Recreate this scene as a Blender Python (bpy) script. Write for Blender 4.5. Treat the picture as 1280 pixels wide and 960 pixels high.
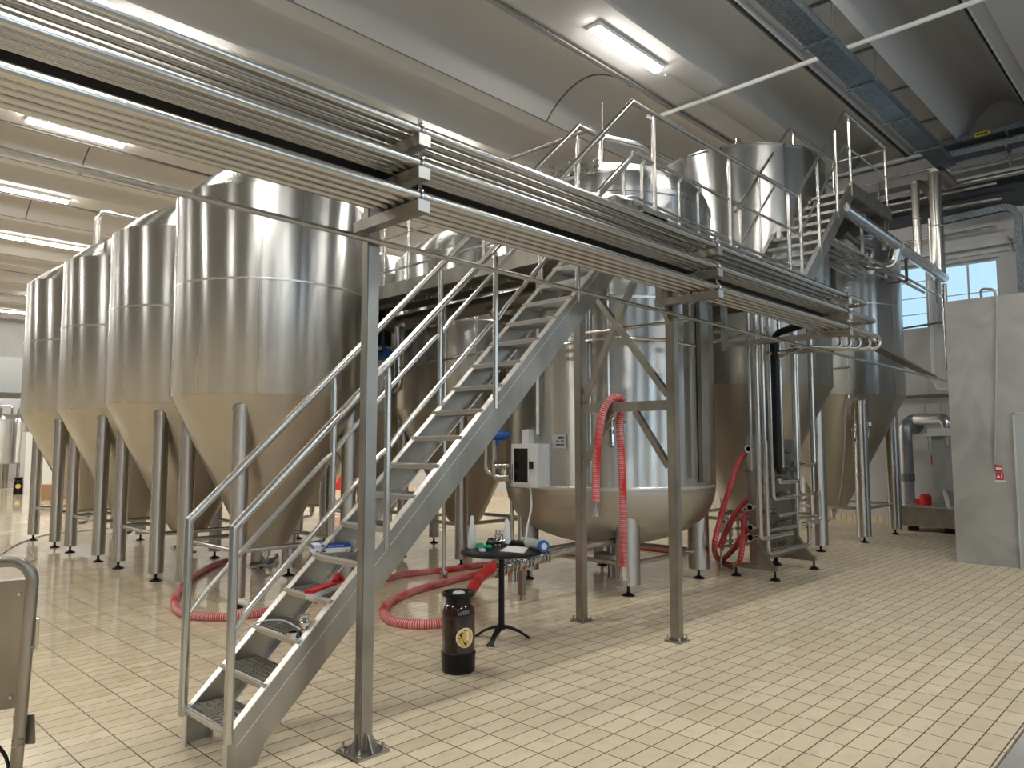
import bpy, bmesh, math, random
from mathutils import Vector, Matrix
random.seed(7)
PI = math.pi
scene = bpy.context.scene
for o in list(bpy.data.objects): bpy.data.objects.remove(o)

# ---------------------------------------------------------------- camera
FOC = 925.0; YAW = math.radians(44.2); PITCH = math.radians(4.76); EYE = 1.6
fw = Vector((math.cos(YAW)*math.cos(PITCH), math.sin(YAW)*math.cos(PITCH), math.sin(PITCH)))
rt = Vector((math.sin(YAW), -math.cos(YAW), 0)); upv = rt.cross(fw)
CAM = Vector((0, 0, EYE))
cd = bpy.data.cameras.new('camera'); cam = bpy.data.objects.new('camera', cd)
scene.collection.objects.link(cam); scene.camera = cam
cd.sensor_width = 36; cd.lens = FOC*36/1280; cd.clip_start = .05; cd.clip_end = 200
cam.matrix_world = Matrix.Translation(CAM) @ Matrix((rt, upv, -fw)).transposed().to_4x4()

def at(x, y, X=None, Y=None, Z=None, D=None):
    """a point of the place seen at photo pixel x, y on the plane X=, Y=, Z= or at depth D"""
    d = fw + rt*((x-640)/FOC) - upv*((y-480)/FOC)
    if X is not None: t = X/d.x
    elif Y is not None: t = Y/d.y
    elif Z is not None: t = (Z-EYE)/d.z
    else: t = D
    return CAM + d*t

# ---------------------------------------------------------------- world, exposure
scene.view_settings.view_transform = 'Standard'; scene.view_settings.look = 'None'
scene.view_settings.exposure = 0.1; scene.view_settings.gamma = 1.0
scene.view_settings.use_curve_mapping = False
w = bpy.data.worlds.new('world'); scene.world = w; w.use_nodes = True
bg = w.node_tree.nodes['Background']; bg.inputs[0].default_value = (.58, .82, 1.0, 1); bg.inputs[1].default_value = 1.08
LAMP = 100.0

col = scene.collection
# ---------------------------------------------------------------- materials
MATS = {}
def mat(name, color, rough=.5, metal=0., **k):
    m = bpy.data.materials.new(name); m.use_nodes = True
    nt = m.node_tree; b = nt.nodes['Principled BSDF']
    b.inputs['Base Color'].default_value = (*color, 1); b.inputs['Roughness'].default_value = rough
    b.inputs['Metallic'].default_value = metal
    for kk, v in k.items(): b.inputs[kk.replace('_', ' ')].default_value = v
    MATS[name] = m
    return m, nt, b
def noise_color(nt, b, c1, c2, scale=4., detail=4., stretch=None, inp='Base Color', lo=.35, hi=.65, rough=None):
    tc = nt.nodes.new('ShaderNodeTexCoord'); mp = nt.nodes.new('ShaderNodeMapping')
    if stretch: mp.inputs['Scale'].default_value = stretch
    n = nt.nodes.new('ShaderNodeTexNoise'); n.inputs['Scale'].default_value = scale; n.inputs['Detail'].default_value = detail
    r = nt.nodes.new('ShaderNodeMapRange'); r.inputs[1].default_value = lo; r.inputs[2].default_value = hi
    nt.links.new(tc.outputs['Object'], mp.inputs[0]); nt.links.new(mp.outputs[0], n.inputs['Vector']); nt.links.new(n.outputs[0], r.inputs[0])
    if inp == 'Base Color':
        mx = nt.nodes.new('ShaderNodeMix'); mx.data_type = 'RGBA'
        mx.inputs[6].default_value = (*c1, 1); mx.inputs[7].default_value = (*c2, 1)
        nt.links.new(r.outputs[0], mx.inputs[0]); nt.links.new(mx.outputs[2], b.inputs[inp])
    else:
        r.inputs[3].default_value = c1; r.inputs[4].default_value = c2
        nt.links.new(r.outputs[0], b.inputs[inp])
    return n
def bump(nt, b, scale, strength, dist=.01, stretch=None, detail=2.):
    tc = nt.nodes.new('ShaderNodeTexCoord'); mp = nt.nodes.new('ShaderNodeMapping')
    if stretch: mp.inputs['Scale'].default_value = stretch
    n = nt.nodes.new('ShaderNodeTexNoise'); n.inputs['Scale'].default_value = scale; n.inputs['Detail'].default_value = detail
    bp = nt.nodes.new('ShaderNodeBump'); bp.inputs['Strength'].default_value = strength; bp.inputs['Distance'].default_value = dist
    nt.links.new(tc.outputs['Object'], mp.inputs[0]); nt.links.new(mp.outputs[0], n.inputs['Vector'])
    nt.links.new(n.outputs[0], bp.inputs['Height']); nt.links.new(bp.outputs[0], b.inputs['Normal'])
def brushed(name, color, rough, aniso, wob=.12):
    m, nt, b = mat(name, color, rough, 1.0)
    b.inputs['Anisotropic'].default_value = aniso; b.inputs['Anisotropic Rotation'].default_value = .25
    t = nt.nodes.new('ShaderNodeTangent'); t.direction_type = 'RADIAL'; t.axis = 'Z'
    nt.links.new(t.outputs[0], b.inputs['Tangent'])
    noise_color(nt, b, rough*.88, rough*1.15, 3., 2., (3, 3, .03), 'Roughness')
    bump(nt, b, 2.2, wob, .012, (1, 1, .05), 1.)
    return m
brushed('tank_steel', (.53, .535, .525), .31, 1.0, .022)
brushed('cone_steel', (.52, .49, .44), .36, .8, .02)
brushed('leg_steel', (.52, .505, .48), .3, .9, .01)
m, nt, b = mat('pipe_steel', (.56, .545, .51), .2, 1.)
m, nt, b = mat('frame_steel', (.60, .58, .54), .4, 1.)
noise_color(nt, b, (.31, .29, .255), (.42, .40, .36), 5., 5., (1, 1, .5)); 
bump(nt, b, 30, .05, .003)
m, nt, b = mat('rail_steel', (.56, .55, .52), .25, 1.)
m, nt, b = mat('polished_steel', (.58, .575, .56), .1, 1.)
m, nt, b = mat('weld_steel', (.75, .73, .70), .3, 1.)
m, nt, b = mat('cladding_aluminium', (.68, .70, .73), .25, 1.)
m, nt, b = mat('galvanised_steel', (.40, .43, .45), .5, .8)
noise_color(nt, b, (.15, .18, .205), (.27, .31, .34), 30., 2., None)
m, nt, b = mat('dark_pipe_steel', (.33, .30, .27), .4, 1.)
mat('black_rubber', (.006, .006, .007), .35, Specular_IOR_Level=.3); mat('black_iron', (.008, .008, .009), .35, Specular_IOR_Level=.3)
mat('blue_plastic', (.01, .09, .38), .4); mat('white_plastic', (.75, .76, .75), .35)
mat('grey_plastic', (.45, .47, .47), .4); mat('red_plastic', (.62, .012, .02), .4)
mat('green_rubber', (.0, .25, .13), .5); mat('paper', (.8, .8, .8), .8)
mat('bottle_plastic', (.72, .74, .76), .35); mat('gold_print', (.72, .48, .12), .4)
mat('pale_print', (.85, .75, .5), .5); mat('black_print', (.01, .01, .01), .5); mat('yellow_print', (.75, .55, .03), .6)
mat('cardboard', (.38, .22, .11), .8); mat('grey_cable', (.4, .39, .36), .5); mat('grey_paint', (.36, .38, .39), .5)
mat('dark_glass', (.01, .01, .012), .08)
m, nt, b = mat('amber_plastic', (.022, .005, .002), .1); b.inputs['Coat Weight'].default_value = .5
m, nt, b = mat('light_box_print', (.62, .68, .78), .6)
# hose: red with pale spiral and printed white stretch
def hosemat(name, c1, c2, freq):
    m, nt, b = mat(name, c1, .4)
    uv = nt.nodes.new('ShaderNodeUVMap'); uv.uv_map = 'UVMap'
    wv = nt.nodes.new('ShaderNodeTexWave'); wv.wave_type = 'BANDS'; wv.bands_direction = 'X'
    wv.inputs['Scale'].default_value = freq; wv.inputs['Distortion'].default_value = .6; wv.inputs['Detail'].default_value = 1
    n = nt.nodes.new('ShaderNodeTexNoise'); n.inputs['Scale'].default_value = 2.5
    mr = nt.nodes.new('ShaderNodeMapRange'); mr.inputs[1].default_value = .36; mr.inputs[2].default_value = .55
    mu = nt.nodes.new('ShaderNodeMath'); mu.operation = 'MULTIPLY'
    mx = nt.nodes.new('ShaderNodeMix'); mx.data_type = 'RGBA'
    mx.inputs[6].default_value = (*c1, 1); mx.inputs[7].default_value = (*c2, 1)
    nt.links.new(uv.outputs[0], wv.inputs['Vector']); nt.links.new(uv.outputs[0], n.inputs['Vector'])
    nt.links.new(n.outputs[0], mr.inputs[0]); nt.links.new(wv.outputs[0], mu.inputs[0]); nt.links.new(mr.outputs[0], mu.inputs[1])
    nt.links.new(mu.outputs[0], mx.inputs[0]); nt.links.new(mx.outputs[2], b.inputs['Base Color'])
hosemat('red_hose', (.52, .014, .016), (.78, .42, .42), 16)
hosemat('plain_red_hose', (.36, .012, .018), (.5, .1, .1), 9)
mat('smooth_red_hose', (.62, .02, .015), .35)
# walls, ceiling
m, nt, b = mat('ceiling_plaster', (.7, .7, .69), .85)
noise_color(nt, b, (.44, .43, .415), (.47, .46, .445), .7, 2., (.3, 1, 1)); 
m, nt, b = mat('wall_plaster', (.62, .61, .59), .9)
noise_color(nt, b, (.54, .535, .52), (.60, .595, .58), 1.2, 5.)
m, nt, b = mat('concrete', (.45, .44, .42), .8)
n = noise_color(nt, b, (.34, .335, .315), (.47, .465, .445), 1.6, 8.); n.inputs['Distortion'].default_value = .8
bump(nt, b, 8, .15, .01, None, 6.)
m, nt, b = mat('hall_panel', (.3, .3, .3), .8)
noise_color(nt, b, (.2, .205, .21), (.3, .3, .3), .5, 3.)
mat('beam_paint', (.3, .3, .3), .8); mat('duct_steel', (.42, .43, .44), .42, 1.)
mat('dark_panel', (.03, .036, .042), .5); mat('seam_caulk', (.16, .155, .145), .9)
mat('window_frame_paint', (.55, .57, .58), .4)
m, nt, b = mat('lamp_diffuser', (1, 1, 1), .5); b.inputs['Emission Color'].default_value = (1, .965, .90, 1); b.inputs['Emission Strength'].default_value = LAMP
# glass: thin pane
m = bpy.data.materials.new('window_glass'); m.use_nodes = True; MATS['window_glass'] = m
nt = m.node_tree; nt.nodes.remove(nt.nodes['Principled BSDF'])
tr = nt.nodes.new('ShaderNodeBsdfTransparent'); gl = nt.nodes.new('ShaderNodeBsdfGlossy'); gl.inputs['Roughness'].default_value = .03
tr.inputs[0].default_value = (.93, .97, .98, 1)
fr = nt.nodes.new('ShaderNodeFresnel'); ms = nt.nodes.new('ShaderNodeMixShader')
nt.links.new(fr.outputs[0], ms.inputs[0]); nt.links.new(tr.outputs[0], ms.inputs[1]); nt.links.new(gl.outputs[0], ms.inputs[2])
nt.links.new(ms.outputs[0], nt.nodes['Material Output'].inputs[0])
# floor tiles
m, nt, b = mat('floor_tiles', (.6, .5, .35), .3)
L = nt.links.new
geo = nt.nodes.new('ShaderNodeNewGeometry'); sp = nt.nodes.new('ShaderNodeSeparateXYZ'); L(geo.outputs['Position'], sp.inputs[0])
def math_(op, a, bb=None, c=None):
    n = nt.nodes.new('ShaderNodeMath'); n.operation = op
    for i, v in enumerate((a, bb, c)):
        if v is None: continue
        if isinstance(v, (int, float)): n.inputs[i].default_value = v
        else: L(v, n.inputs[i])
    return n.outputs[0]
TX, TY = .244, .1235
ux = math_('DIVIDE', math_('SUBTRACT', sp.outputs[0], 1.261-100*TX), TX)
uy = math_('DIVIDE', math_('SUBTRACT', sp.outputs[1], 1.089-100*TY), TY)
fx = math_('FRACT', ux); fy = math_('FRACT', uy)
dx = math_('MULTIPLY', math_('MINIMUM', fx, math_('SUBTRACT', 1., fx)), TX)
dy = math_('MULTIPLY', math_('MINIMUM', fy, math_('SUBTRACT', 1., fy)), TY)
dd = math_('MINIMUM', dx, math_('MULTIPLY', dy, 1.0))
gm = nt.nodes.new('ShaderNodeMapRange'); gm.inputs[1].default_value = .0026; gm.inputs[2].default_value = .0042; gm.interpolation_type = 'SMOOTHSTEP'
L(dd, gm.inputs[0])
cx = nt.nodes.new('ShaderNodeCombineXYZ'); L(math_('FLOOR', ux), cx.inputs[0]); L(math_('FLOOR', uy), cx.inputs[1])
wn = nt.nodes.new('ShaderNodeTexWhiteNoise'); wn.noise_dimensions = '2D'; L(cx.outputs[0], wn.inputs['Vector'])
n1 = nt.nodes.new('ShaderNodeTexNoise'); n1.inputs['Scale'].default_value = 1.1; n1.inputs['Detail'].default_value = 5; L(geo.outputs['Position'], n1.inputs['Vector'])
n2 = nt.nodes.new('ShaderNodeTexNoise'); n2.inputs['Scale'].default_value = 11; n2.inputs['Detail'].default_value = 6; L(geo.outputs['Position'], n2.inputs['Vector'])
def mixc(f, a, bb):
    n = nt.nodes.new('ShaderNodeMix'); n.data_type = 'RGBA'
    if isinstance(f, (int, float)): n.inputs[0].default_value = f
    else: L(f, n.inputs[0])
    for i, v in ((6, a), (7, bb)):
        if isinstance(v, tuple): n.inputs[i].default_value = (*v, 1)
        else: L(v, n.inputs[i])
    return n.outputs[2]
tile = mixc(wn.outputs[0], (.72, .605, .425), (.84, .725, .53))
mr = nt.nodes.new('ShaderNodeMapRange'); mr.inputs[1].default_value = .5; mr.inputs[2].default_value = .75; mr.inputs[4].default_value = .55; L(n2.outputs[0], mr.inputs[0])
tile = mixc(mr.outputs[0], tile, (.58, .47, .32))
mr = nt.nodes.new('ShaderNodeMapRange'); mr.inputs[1].default_value = .42; mr.inputs[2].default_value = .7; mr.inputs[4].default_value = .3; L(n1.outputs[0], mr.inputs[0])
tile = mixc(mr.outputs[0], tile, (.61, .51, .36))
# wet patches round the tanks
wet = nt.nodes.new('ShaderNodeTexNoise'); wet.inputs['Scale'].default_value = .8; wet.inputs['Detail'].default_value = 3; L(geo.outputs['Position'], wet.inputs['Vector'])
near = nt.nodes.new('ShaderNodeMapRange'); near.inputs[1].default_value = 3.7; near.inputs[2].default_value = 5.4
L(math_('SUBTRACT', sp.outputs[1], math_('MULTIPLY', sp.outputs[0], .04)), near.inputs[0])
far = nt.nodes.new('ShaderNodeMapRange'); far.inputs[1].default_value = 8.2; far.inputs[2].default_value = 10.5; far.inputs[3].default_value = 1; far.inputs[4].default_value = 0; L(sp.outputs[0], far.inputs[0])
wm = nt.nodes.new('ShaderNodeMapRange'); wm.inputs[1].default_value = .22; wm.inputs[2].default_value = .42; L(wet.outputs[0], wm.inputs[0])
wetf = math_('MULTIPLY', math_('MULTIPLY', near.outputs[0], far.outputs[0]), wm.outputs[0])
tile = mixc(math_('MULTIPLY', wetf, .06), tile, (.42, .31, .18))
grout = (.06, .048, .036)
L(mixc(gm.outputs[0], grout, tile), b.inputs['Base Color'])
rg = nt.nodes.new('ShaderNodeMapRange'); rg.inputs[3].default_value = .38; rg.inputs[4].default_value = .045; L(wetf, rg.inputs[0])
L(math_('ADD', rg.outputs[0], math_('MULTIPLY', math_('SUBTRACT', 1., gm.outputs[0]), .3)), b.inputs['Roughness'])
bp = nt.nodes.new('ShaderNodeBump'); bp.inputs['Strength'].default_value = .22; bp.inputs['Distance'].default_value = .003
nb = nt.nodes.new('ShaderNodeTexNoise'); nb.inputs['Scale'].default_value = 14; L(geo.outputs['Position'], nb.inputs['Vector'])
L(math_('ADD', gm.outputs[0], math_('MULTIPLY', nb.outputs[0], .8)), bp.inputs['Height']); L(bp.outputs[0], b.inputs['Normal'])
# grating: dark bars
m, nt, b = mat('deck_plate', (.3, .3, .3), .5, 1.)
noise_color(nt, b, (.22, .22, .22), (.4, .4, .4), 40, 1)

# ---------------------------------------------------------------- mesh helpers
def nb():
    b = bmesh.new(); b.loops.layers.uv.new('UVMap'); return b
def orient(b, vs, M):
    for v in vs: v.co = M @ v.co
def box(b, lo, hi):
    (x0, y0, z0), (x1, y1, z1) = lo, hi
    v = [b.verts.new(p) for p in ((x0,y0,z0),(x1,y0,z0),(x1,y1,z0),(x0,y1,z0),(x0,y0,z1),(x1,y0,z1),(x1,y1,z1),(x0,y1,z1))]
    for f in ((3,2,1,0),(4,5,6,7),(0,1,5,4),(1,2,6,5),(2,3,7,6),(3,0,4,7)): b.faces.new([v[i] for i in f])
    return b
def beam(b, p0, p1, w, h, up=(0, 0, 1)):
    """rectangular bar from p0 to p1, w sideways, h along up"""
    p0, p1 = Vector(p0), Vector(p1); d = (p1-p0).normalized(); u = Vector(up)
    s = d.cross(u)
    if s.length < 1e-4: s = d.cross(Vector((1, 0, 0)))
    s.normalize(); u = s.cross(d).normalized()
    v = []
    for p in (p0, p1):
        for a, c in ((-1,-1),(1,-1),(1,1),(-1,1)): v.append(b.verts.new(p+s*(a*w/2)+u*(c*h/2)))
    for f in ((0,1,2,3),(7,6,5,4),(0,4,5,1),(1,5,6,2),(2,6,7,3),(3,7,4,0)): b.faces.new([v[i] for i in f])
    return b
def fillet(pts, R, n=6):
    pts = [Vector(p) for p in pts]
    if R <= 0 or len(pts) < 3: return pts
    out = [pts[0]]
    for i in range(1, len(pts)-1):
        a, c, e = pts[i-1], pts[i], pts[i+1]
        d0 = (a-c); d1 = (e-c); l = min(d0.length, d1.length)*.48
        ang = d0.angle(d1, PI)
        if ang > PI-.02: out.append(c); continue
        t = min(R/math.tan(ang/2), l); r = t*math.tan(ang/2)
        d0.normalize(); d1.normalize()
        s, f = c+d0*t, c+d1*t; cen = c+(d0+d1).normalized()*math.hypot(t, r)
        for k in range(n+1):
            q = k/n; ang2 = (s-cen).angle(f-cen)
            va = ((s-cen)*math.sin((1-q)*ang2)+(f-cen)*math.sin(q*ang2))/max(math.sin(ang2), 1e-6)
            out.append(cen+va)
    out.append(pts[-1]); return out
def spline(pts, n=10):
    P = [Vector(p) for p in pts]; P = [P[0]*2-P[1]]+P+[P[-1]*2-P[-2]]; out = []
    for i in range(1, len(P)-2):
        a, b_, c, d = P[i-1:i+3]
        for k in range(n):
            t = k/n
            out.append(.5*((2*b_)+(c-a)*t+(2*a-5*b_+4*c-d)*t*t+(3*b_-a-3*c+d)*t**3))
    out.append(P[-2]); return out
def tube(b, pts, r, seg=12, R=0, cap=True, rfun=None):
    pts = fillet(pts, R) if R else [Vector(p) for p in pts]
    uvl = b.loops.layers.uv.active
    rings = []; T = (pts[1]-pts[0]).normalized()
    N = T.orthogonal().normalized(); L_ = 0; ls = []
    for i, p in enumerate(pts):
        if i == 0: t = pts[1]-pts[0]
        elif i == len(pts)-1: t = pts[-1]-pts[-2]
        else: t = (pts[i+1]-p).normalized()+(p-pts[i-1]).normalized()
        t.normalize(); N = (N-t*N.dot(t)).normalized(); B = t.cross(N)
        if i: L_ += (p-pts[i-1]).length
        rr = r if rfun is None else rfun(L_)
        rings.append([b.verts.new(p+(N*math.cos(a)+B*math.sin(a))*rr) for a in [2*PI*k/seg for k in range(seg)]]); ls.append(L_)
    for i in range(len(rings)-1):
        for k in range(seg):
            f = b.faces.new((rings[i][k], rings[i][(k+1)%seg], rings[i+1][(k+1)%seg], rings[i+1][k]))
            for l, uv in zip(f.loops, ((ls[i], k/seg), (ls[i], (k+1)/seg), (ls[i+1], (k+1)/seg), (ls[i+1], k/seg))): l[uvl].uv = uv
    if cap:
        b.faces.new(list(reversed(rings[0]))); b.faces.new(rings[-1])
    return b
def lathe(b, prof, c=(0, 0, 0), seg=48, closed=False):
    c = Vector(c); rings = []
    for r, z in prof:
        if r < 1e-5: rings.append([b.verts.new(c+Vector((0, 0, z)))])
        else: rings.append([b.verts.new(c+Vector((r*math.cos(2*PI*k/seg), r*math.sin(2*PI*k/seg), z))) for k in range(seg)])
    for i in range(len(rings)-1):
        A, B = rings[i], rings[i+1]
        for k in range(seg):
            k2 = (k+1) % seg
            if len(A) == 1 and len(B) == 1: continue
            if len(A) == 1: b.faces.new((A[0], B[k2], B[k]))
            elif len(B) == 1: b.faces.new((A[k], A[k2], B[0]))
            else: b.faces.new((A[k], A[k2], B[k2], B[k]))
    return b
def obj(name, b, m, parent=None, smooth=True, ang=32, local=False):
    """link bmesh b as ONE object; with a parent the vertices are in world space and moved to the parent's root"""
    bmesh.ops.recalc_face_normals(b, faces=b.faces)
    me = bpy.data.meshes.new(name)
    if parent is not None and not local:
        r = parent
        while r.parent: r = r.parent
        off = r.location
        for v in b.verts: v.co -= off
    b.to_mesh(me); b.free()
    if smooth:
        me.polygons.foreach_set('use_smooth', [True]*len(me.polygons)); me.set_sharp_from_angle(angle=math.radians(ang))
    o = bpy.data.objects.new(name, me); col.objects.link(o)
    me.materials.append(MATS[m] if isinstance(m, str) else m)
    if parent is not None: o.parent = parent
    return o
def tag(o, label, cat, group=None, kind=None):
    if label: o['label'] = label
    if cat: o['category'] = cat
    if group: o['group'] = group
    if kind: o['kind'] = kind
    return o
def solo(name, b, m, label, cat, group=None, base=None, **k):
    """a thing that is one mesh; its origin is put at base"""
    if base is None:
        xs = [v.co for v in b.verts]
        base = Vector((sum(v.x for v in xs)/len(xs), sum(v.y for v in xs)/len(xs), min(v.z for v in xs)))
    base = Vector(base)
    for v in b.verts: v.co -= base
    o = obj(name, b, m, **k); o.location = base
    return tag(o, label, cat, group)
def thing(name, label, cat, loc=(0, 0, 0), group=None):
    o = bpy.data.objects.new(name, None); col.objects.link(o); o.location = loc; o.empty_display_size = .1
    return tag(o, label, cat, group)
def struct(name, b, m, **k):
    o = obj(name, b, m, **k); o['kind'] = 'structure'; return o
kids = {}
def copy_tree(o, parent=None):
    c = o.copy(); col.objects.link(c)
    if parent is not None: c.parent = parent
    for ch in [x for x in bpy.data.objects if x.parent == o]: copy_tree(ch, c)
    return c
# ================================================================ SETTING
XW = 16.5; X0 = -8.; Y0 = -7.; Y1 = 42.
b = nb(); box(b, (X0-.3, .95, -.1), (XW+.3, Y1, 0)); struct('floor', b, 'floor_tiles')
b = nb(); box(b, (X0-.3, Y0-.3, -.1), (XW+.3, .94, -.004)); struct('floor_concrete', b, 'concrete')
# ceiling: vaulted roof elements, one profile drawn out along X
prof = []
def arch(y0, y1, h, z=7.5, n=14):
    return [(y0+(y1-y0)*k/n, z+h*math.sin(PI*k/n)**.8) for k in range(n+1)]
PER = 4.55
for k in range(-4, 9):
    s = 6.1+PER*k
    prof += [(s-.4, 7.5), (s+.5, 7.5), (s+.52, 7.53), (s+.68, 7.53)]
    if k == -1: prof += arch(s+.7, 3.5, .75); prof += [(3.55, 7.6), (4.4, 7.6)]; prof += arch(4.42, 5.68, .5)
    else: prof += arch(s+.7, s+2.55, .5); prof += [(s+2.57, 7.5), (s+2.9, 7.5)]; prof += arch(s+2.92, s+PER-.42, .35)
prof = [p for p in prof if Y0-2 < p[0] < Y1+3]
b = nb(); rows = [[b.verts.new((x, y, z)) for y, z in prof] for x in (X0-.3, XW+.3)]
tops = [[b.verts.new((x, y, 9.2)) for y in (prof[0][0], prof[-1][0])] for x in (X0-.3, XW+.3)]
for i in range(len(prof)-1): b.faces.new((rows[0][i], rows[0][i+1], rows[1][i+1], rows[1][i]))
b.faces.new((tops[0][0], tops[1][0], tops[1][1], tops[0][1]))
struct('ceiling', b, 'ceiling_plaster', ang=18)
b = nb()
for k in range(-3, 9):
    s = 6.1+PER*k
    for y in (s+.6, s+2.56) if k != -1 else (s+.75, 4.5): box(b, (X0, y-.009, 7.488 if k != -1 else 7.51), (XW, y+.009, 7.62))
    if k >= 0:
        for x in (-.4, 4.7, 9.8):
            tube(b, [(x, y, z-.004) for y, z in arch(s+.7, s+2.55, .5)], .017, 5)
struct('trim_1', b, 'seam_caulk')
# end wall with its two windows
Z1, Z2 = 3.95, 5.3
def wall_x(name, x, x2, ylo, yhi, zhi, holes, m='wall_plaster'):
    b = nb(); ys = sorted({ylo, yhi, *[h[0] for h in holes], *[h[1] for h in holes]})
    for a, c in zip(ys, ys[1:]):
        hs = [h for h in holes if h[0] <= a and h[1] >= c]
        if not hs: box(b, (x, a, 0), (x2, c, zhi))
        else: box(b, (x, a, 0), (x2, c, hs[0][2])); box(b, (x, a, hs[0][3]), (x2, c, zhi))
    return struct(name, b, m)
HX = [(3.03, 4.12, Z1, 5.22), (4.27, 6.3, Z1, 5.3), (-6, 1.5, 3.9, 5.3)]
wall_x('wall_end', XW, XW+.3, Y0-.3, Y1, 9., HX)
def window(n, lo, hi, axis, base, nx, nz):
    b = nb(); t = .03
    def bar(a0, a1, z0, z1):
        if axis == 'X': box(b, (base+.08, a0, z0), (base+.13, a1, z1))
        else: box(b, (a0, base-.13, z0), (a1, base-.08, z1))
    (a0, z0), (a1, z1) = lo, hi
    bar(a0, a0+.06, z0, z1); bar(a1-.06, a1, z0, z1); bar(a0+.06, a1-.06, z0, z0+.05); bar(a0+.06, a1-.06, z1-.05, z1)
    for k in range(1, nx): a = a0+(a1-a0)*k/nx; bar(a-.015, a+.015, z0+.05, z1-.05)
    for k in range(1, nz):
        z = z0+(z1-z0)*k/nz; bar(a0+.06, a1-.06, z-.006, z+.006)
    f = struct('window_%d' % n, b, 'window_frame_paint')
    g = nb()
    if axis == 'X': box(g, (base+.1, a0, z0), (base+.108, a1, z1))
    else: box(g, (a0, base-.108, z0), (a1, base-.1, z1))
    o = obj('pane', g, 'window_glass', f)
for i, h in enumerate(HX): window(i+1, (h[0], h[2]), (h[1], h[3]), 'X', XW, 2 if i < 2 else 6, 4 if i == 1 else 2)
# wall behind and to the right of the camera, with high windows; added area lamps strengthen the light they let in
holes = [(-7+2.95*k, -7+2.95*k+1.5, 1.5, 6.3) for k in range(8)]
b = nb(); xs = sorted({X0, XW, *[h[0] for h in holes], *[h[1] for h in holes]})
for a, c in zip(xs, xs[1:]):
    hs = [h for h in holes if h[0] <= a and h[1] >= c]
    if hs: box(b, (a, Y0-.3, 0), (c, Y0, 1.5)); box(b, (a, Y0-.3, 6.3), (c, Y0, 9))
    else: box(b, (a, Y0-.3, 0), (c, Y0, 9))
struct('wall_right', b, 'hall_panel')
for i, h in enumerate(holes): window(4+i, (h[0], h[2]), (h[1], h[3]), 'Y', Y0, 2, 4)
b = nb(); box(b, (X0-.3, Y0-.3, 0), (X0, Y1, 9)); struct('wall_left', b, 'hall_panel')
b = nb(); box(b, (X0-.3, Y1, 0), (XW+.3, Y1+.3, 9)); struct('wall_back', b, 'wall_plaster')
for i, h in enumerate(holes):
    ld = bpy.data.lights.new('daylight', 'AREA'); ld.shape = 'RECTANGLE'; ld.size = h[1]-h[0]; ld.size_y = h[3]-h[2]  # area lamp added just inside each pane to strengthen the light from outside
    ld.energy = 38; ld.color = (.80, .90, 1.0)
    lo = bpy.data.objects.new('window_daylight', ld); col.objects.link(lo)
    lo.location = ((h[0]+h[1])/2, Y0+.02, (h[2]+h[3])/2); lo.rotation_euler = (PI/2, 0, 0)
    lo.rotation_euler = (PI/2, 0, 0)
# back of the hall far left: grey gantry panel and beam
b = nb(); box(b, (X0, 39.6, 4.0), (13.5, 40.2, 5.6)); struct('trim_2', b, 'grey_paint')
b = nb(); box(b, (X0, 39.2, 3.0), (13.5, 39.6, 3.7)); struct('trim_3', b, 'cladding_aluminium')
# end-wall mouldings: dark band, ledge, skirting tiles
b = nb(); box(b, (XW-.06, Y0, 6.12), (XW, 7.6, 6.75)); struct('trim_4', b, 'dark_panel')
b = nb(); box(b, (XW-.35, Y0, 6.9), (XW, 10, 7.35)); struct('trim_5', b, 'beam_paint')
b = nb(); box(b, (XW-.12, Y0, 5.42), (XW, 7.6, 5.52)); box(b, (XW-.05, Y0, 5.3), (XW, 7.6, 5.36)); struct('trim_6', b, 'window_frame_paint')
b = nb(); box(b, (XW-.03, 2.9, 0), (XW, Y1, .14)); struct('baseboard_end', b, 'floor_tiles')
b = nb(); box(b, (XW-.02, 2.9, 2.46), (XW, 7.6, 2.50)); struct('trim_7', b, 'window_frame_paint')
# concrete partition at the right
b = nb(); box(b, (11.7, -6.9, 0), (11.95, 2.83, 3.63)); struct('wall_partition', b, 'concrete')

# ================================================================ LIGHT FIXTURES
def fixture(x, y, label):
    t = thing('ceiling_light', label, 'light', (x, y, 7.5), 'batten lights under the vaulted ceiling')
    b = nb(); box(b, (x-.82, y-.1, 7.44), (x+.82, y+.1, 7.5)); obj('housing', b, 'white_plastic', t)
    b = nb(); pr = []
    for k in range(9):
        a = PI*k/8; pr.append((y+.085*math.cos(a), 7.44-.055*math.sin(a)))
    r0 = [b.verts.new((x-.79, p[0], p[1])) for p in pr]; r1 = [b.verts.new((x+.79, p[0], p[1])) for p in pr]
    for i in range(8): b.faces.new((r0[i], r0[i+1], r1[i+1], r1[i]))
    b.faces.new(r0); b.faces.new(list(reversed(r1))); b.faces.new((r0[0], r1[0], r1[8], r0[8]))
    obj('lamp_diffuser', b, 'lamp_diffuser', t)
vis = {(8.73, 0): 'lit batten light on the ceiling above the railings, the one fully in view',
       (3.85, 1): 'lit batten light on the ceiling above the pipe rack, at the top left',
       (8.9, 1): 'batten light on the ceiling half hidden behind the middle of the pipe rack',
       (3.95, 2): 'batten light on the ceiling seen under the left end of the pipe rack',
       (4.2, 3): 'lit batten light at the left edge of the picture, above the two joined battens',
       (4.3, 4): 'left one of two batten lights joined end to end at the left edge',
       (6.0, 4): 'right one of two batten lights joined end to end near the furthest tanks'}
rows_ = {0: [-3.3, 2.5, 8.73], 1: [-2, 3.85, 8.9], 2: [-2.1, 3.95, 9.8, 14.6], 3: [-1.7, 4.2, 9.8, 14.6], 4: [-1, 4.3, 6.0, 10, 14.5]}
for k in (-3, -2, -1): rows_[k] = [-4, 2, 8]
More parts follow.
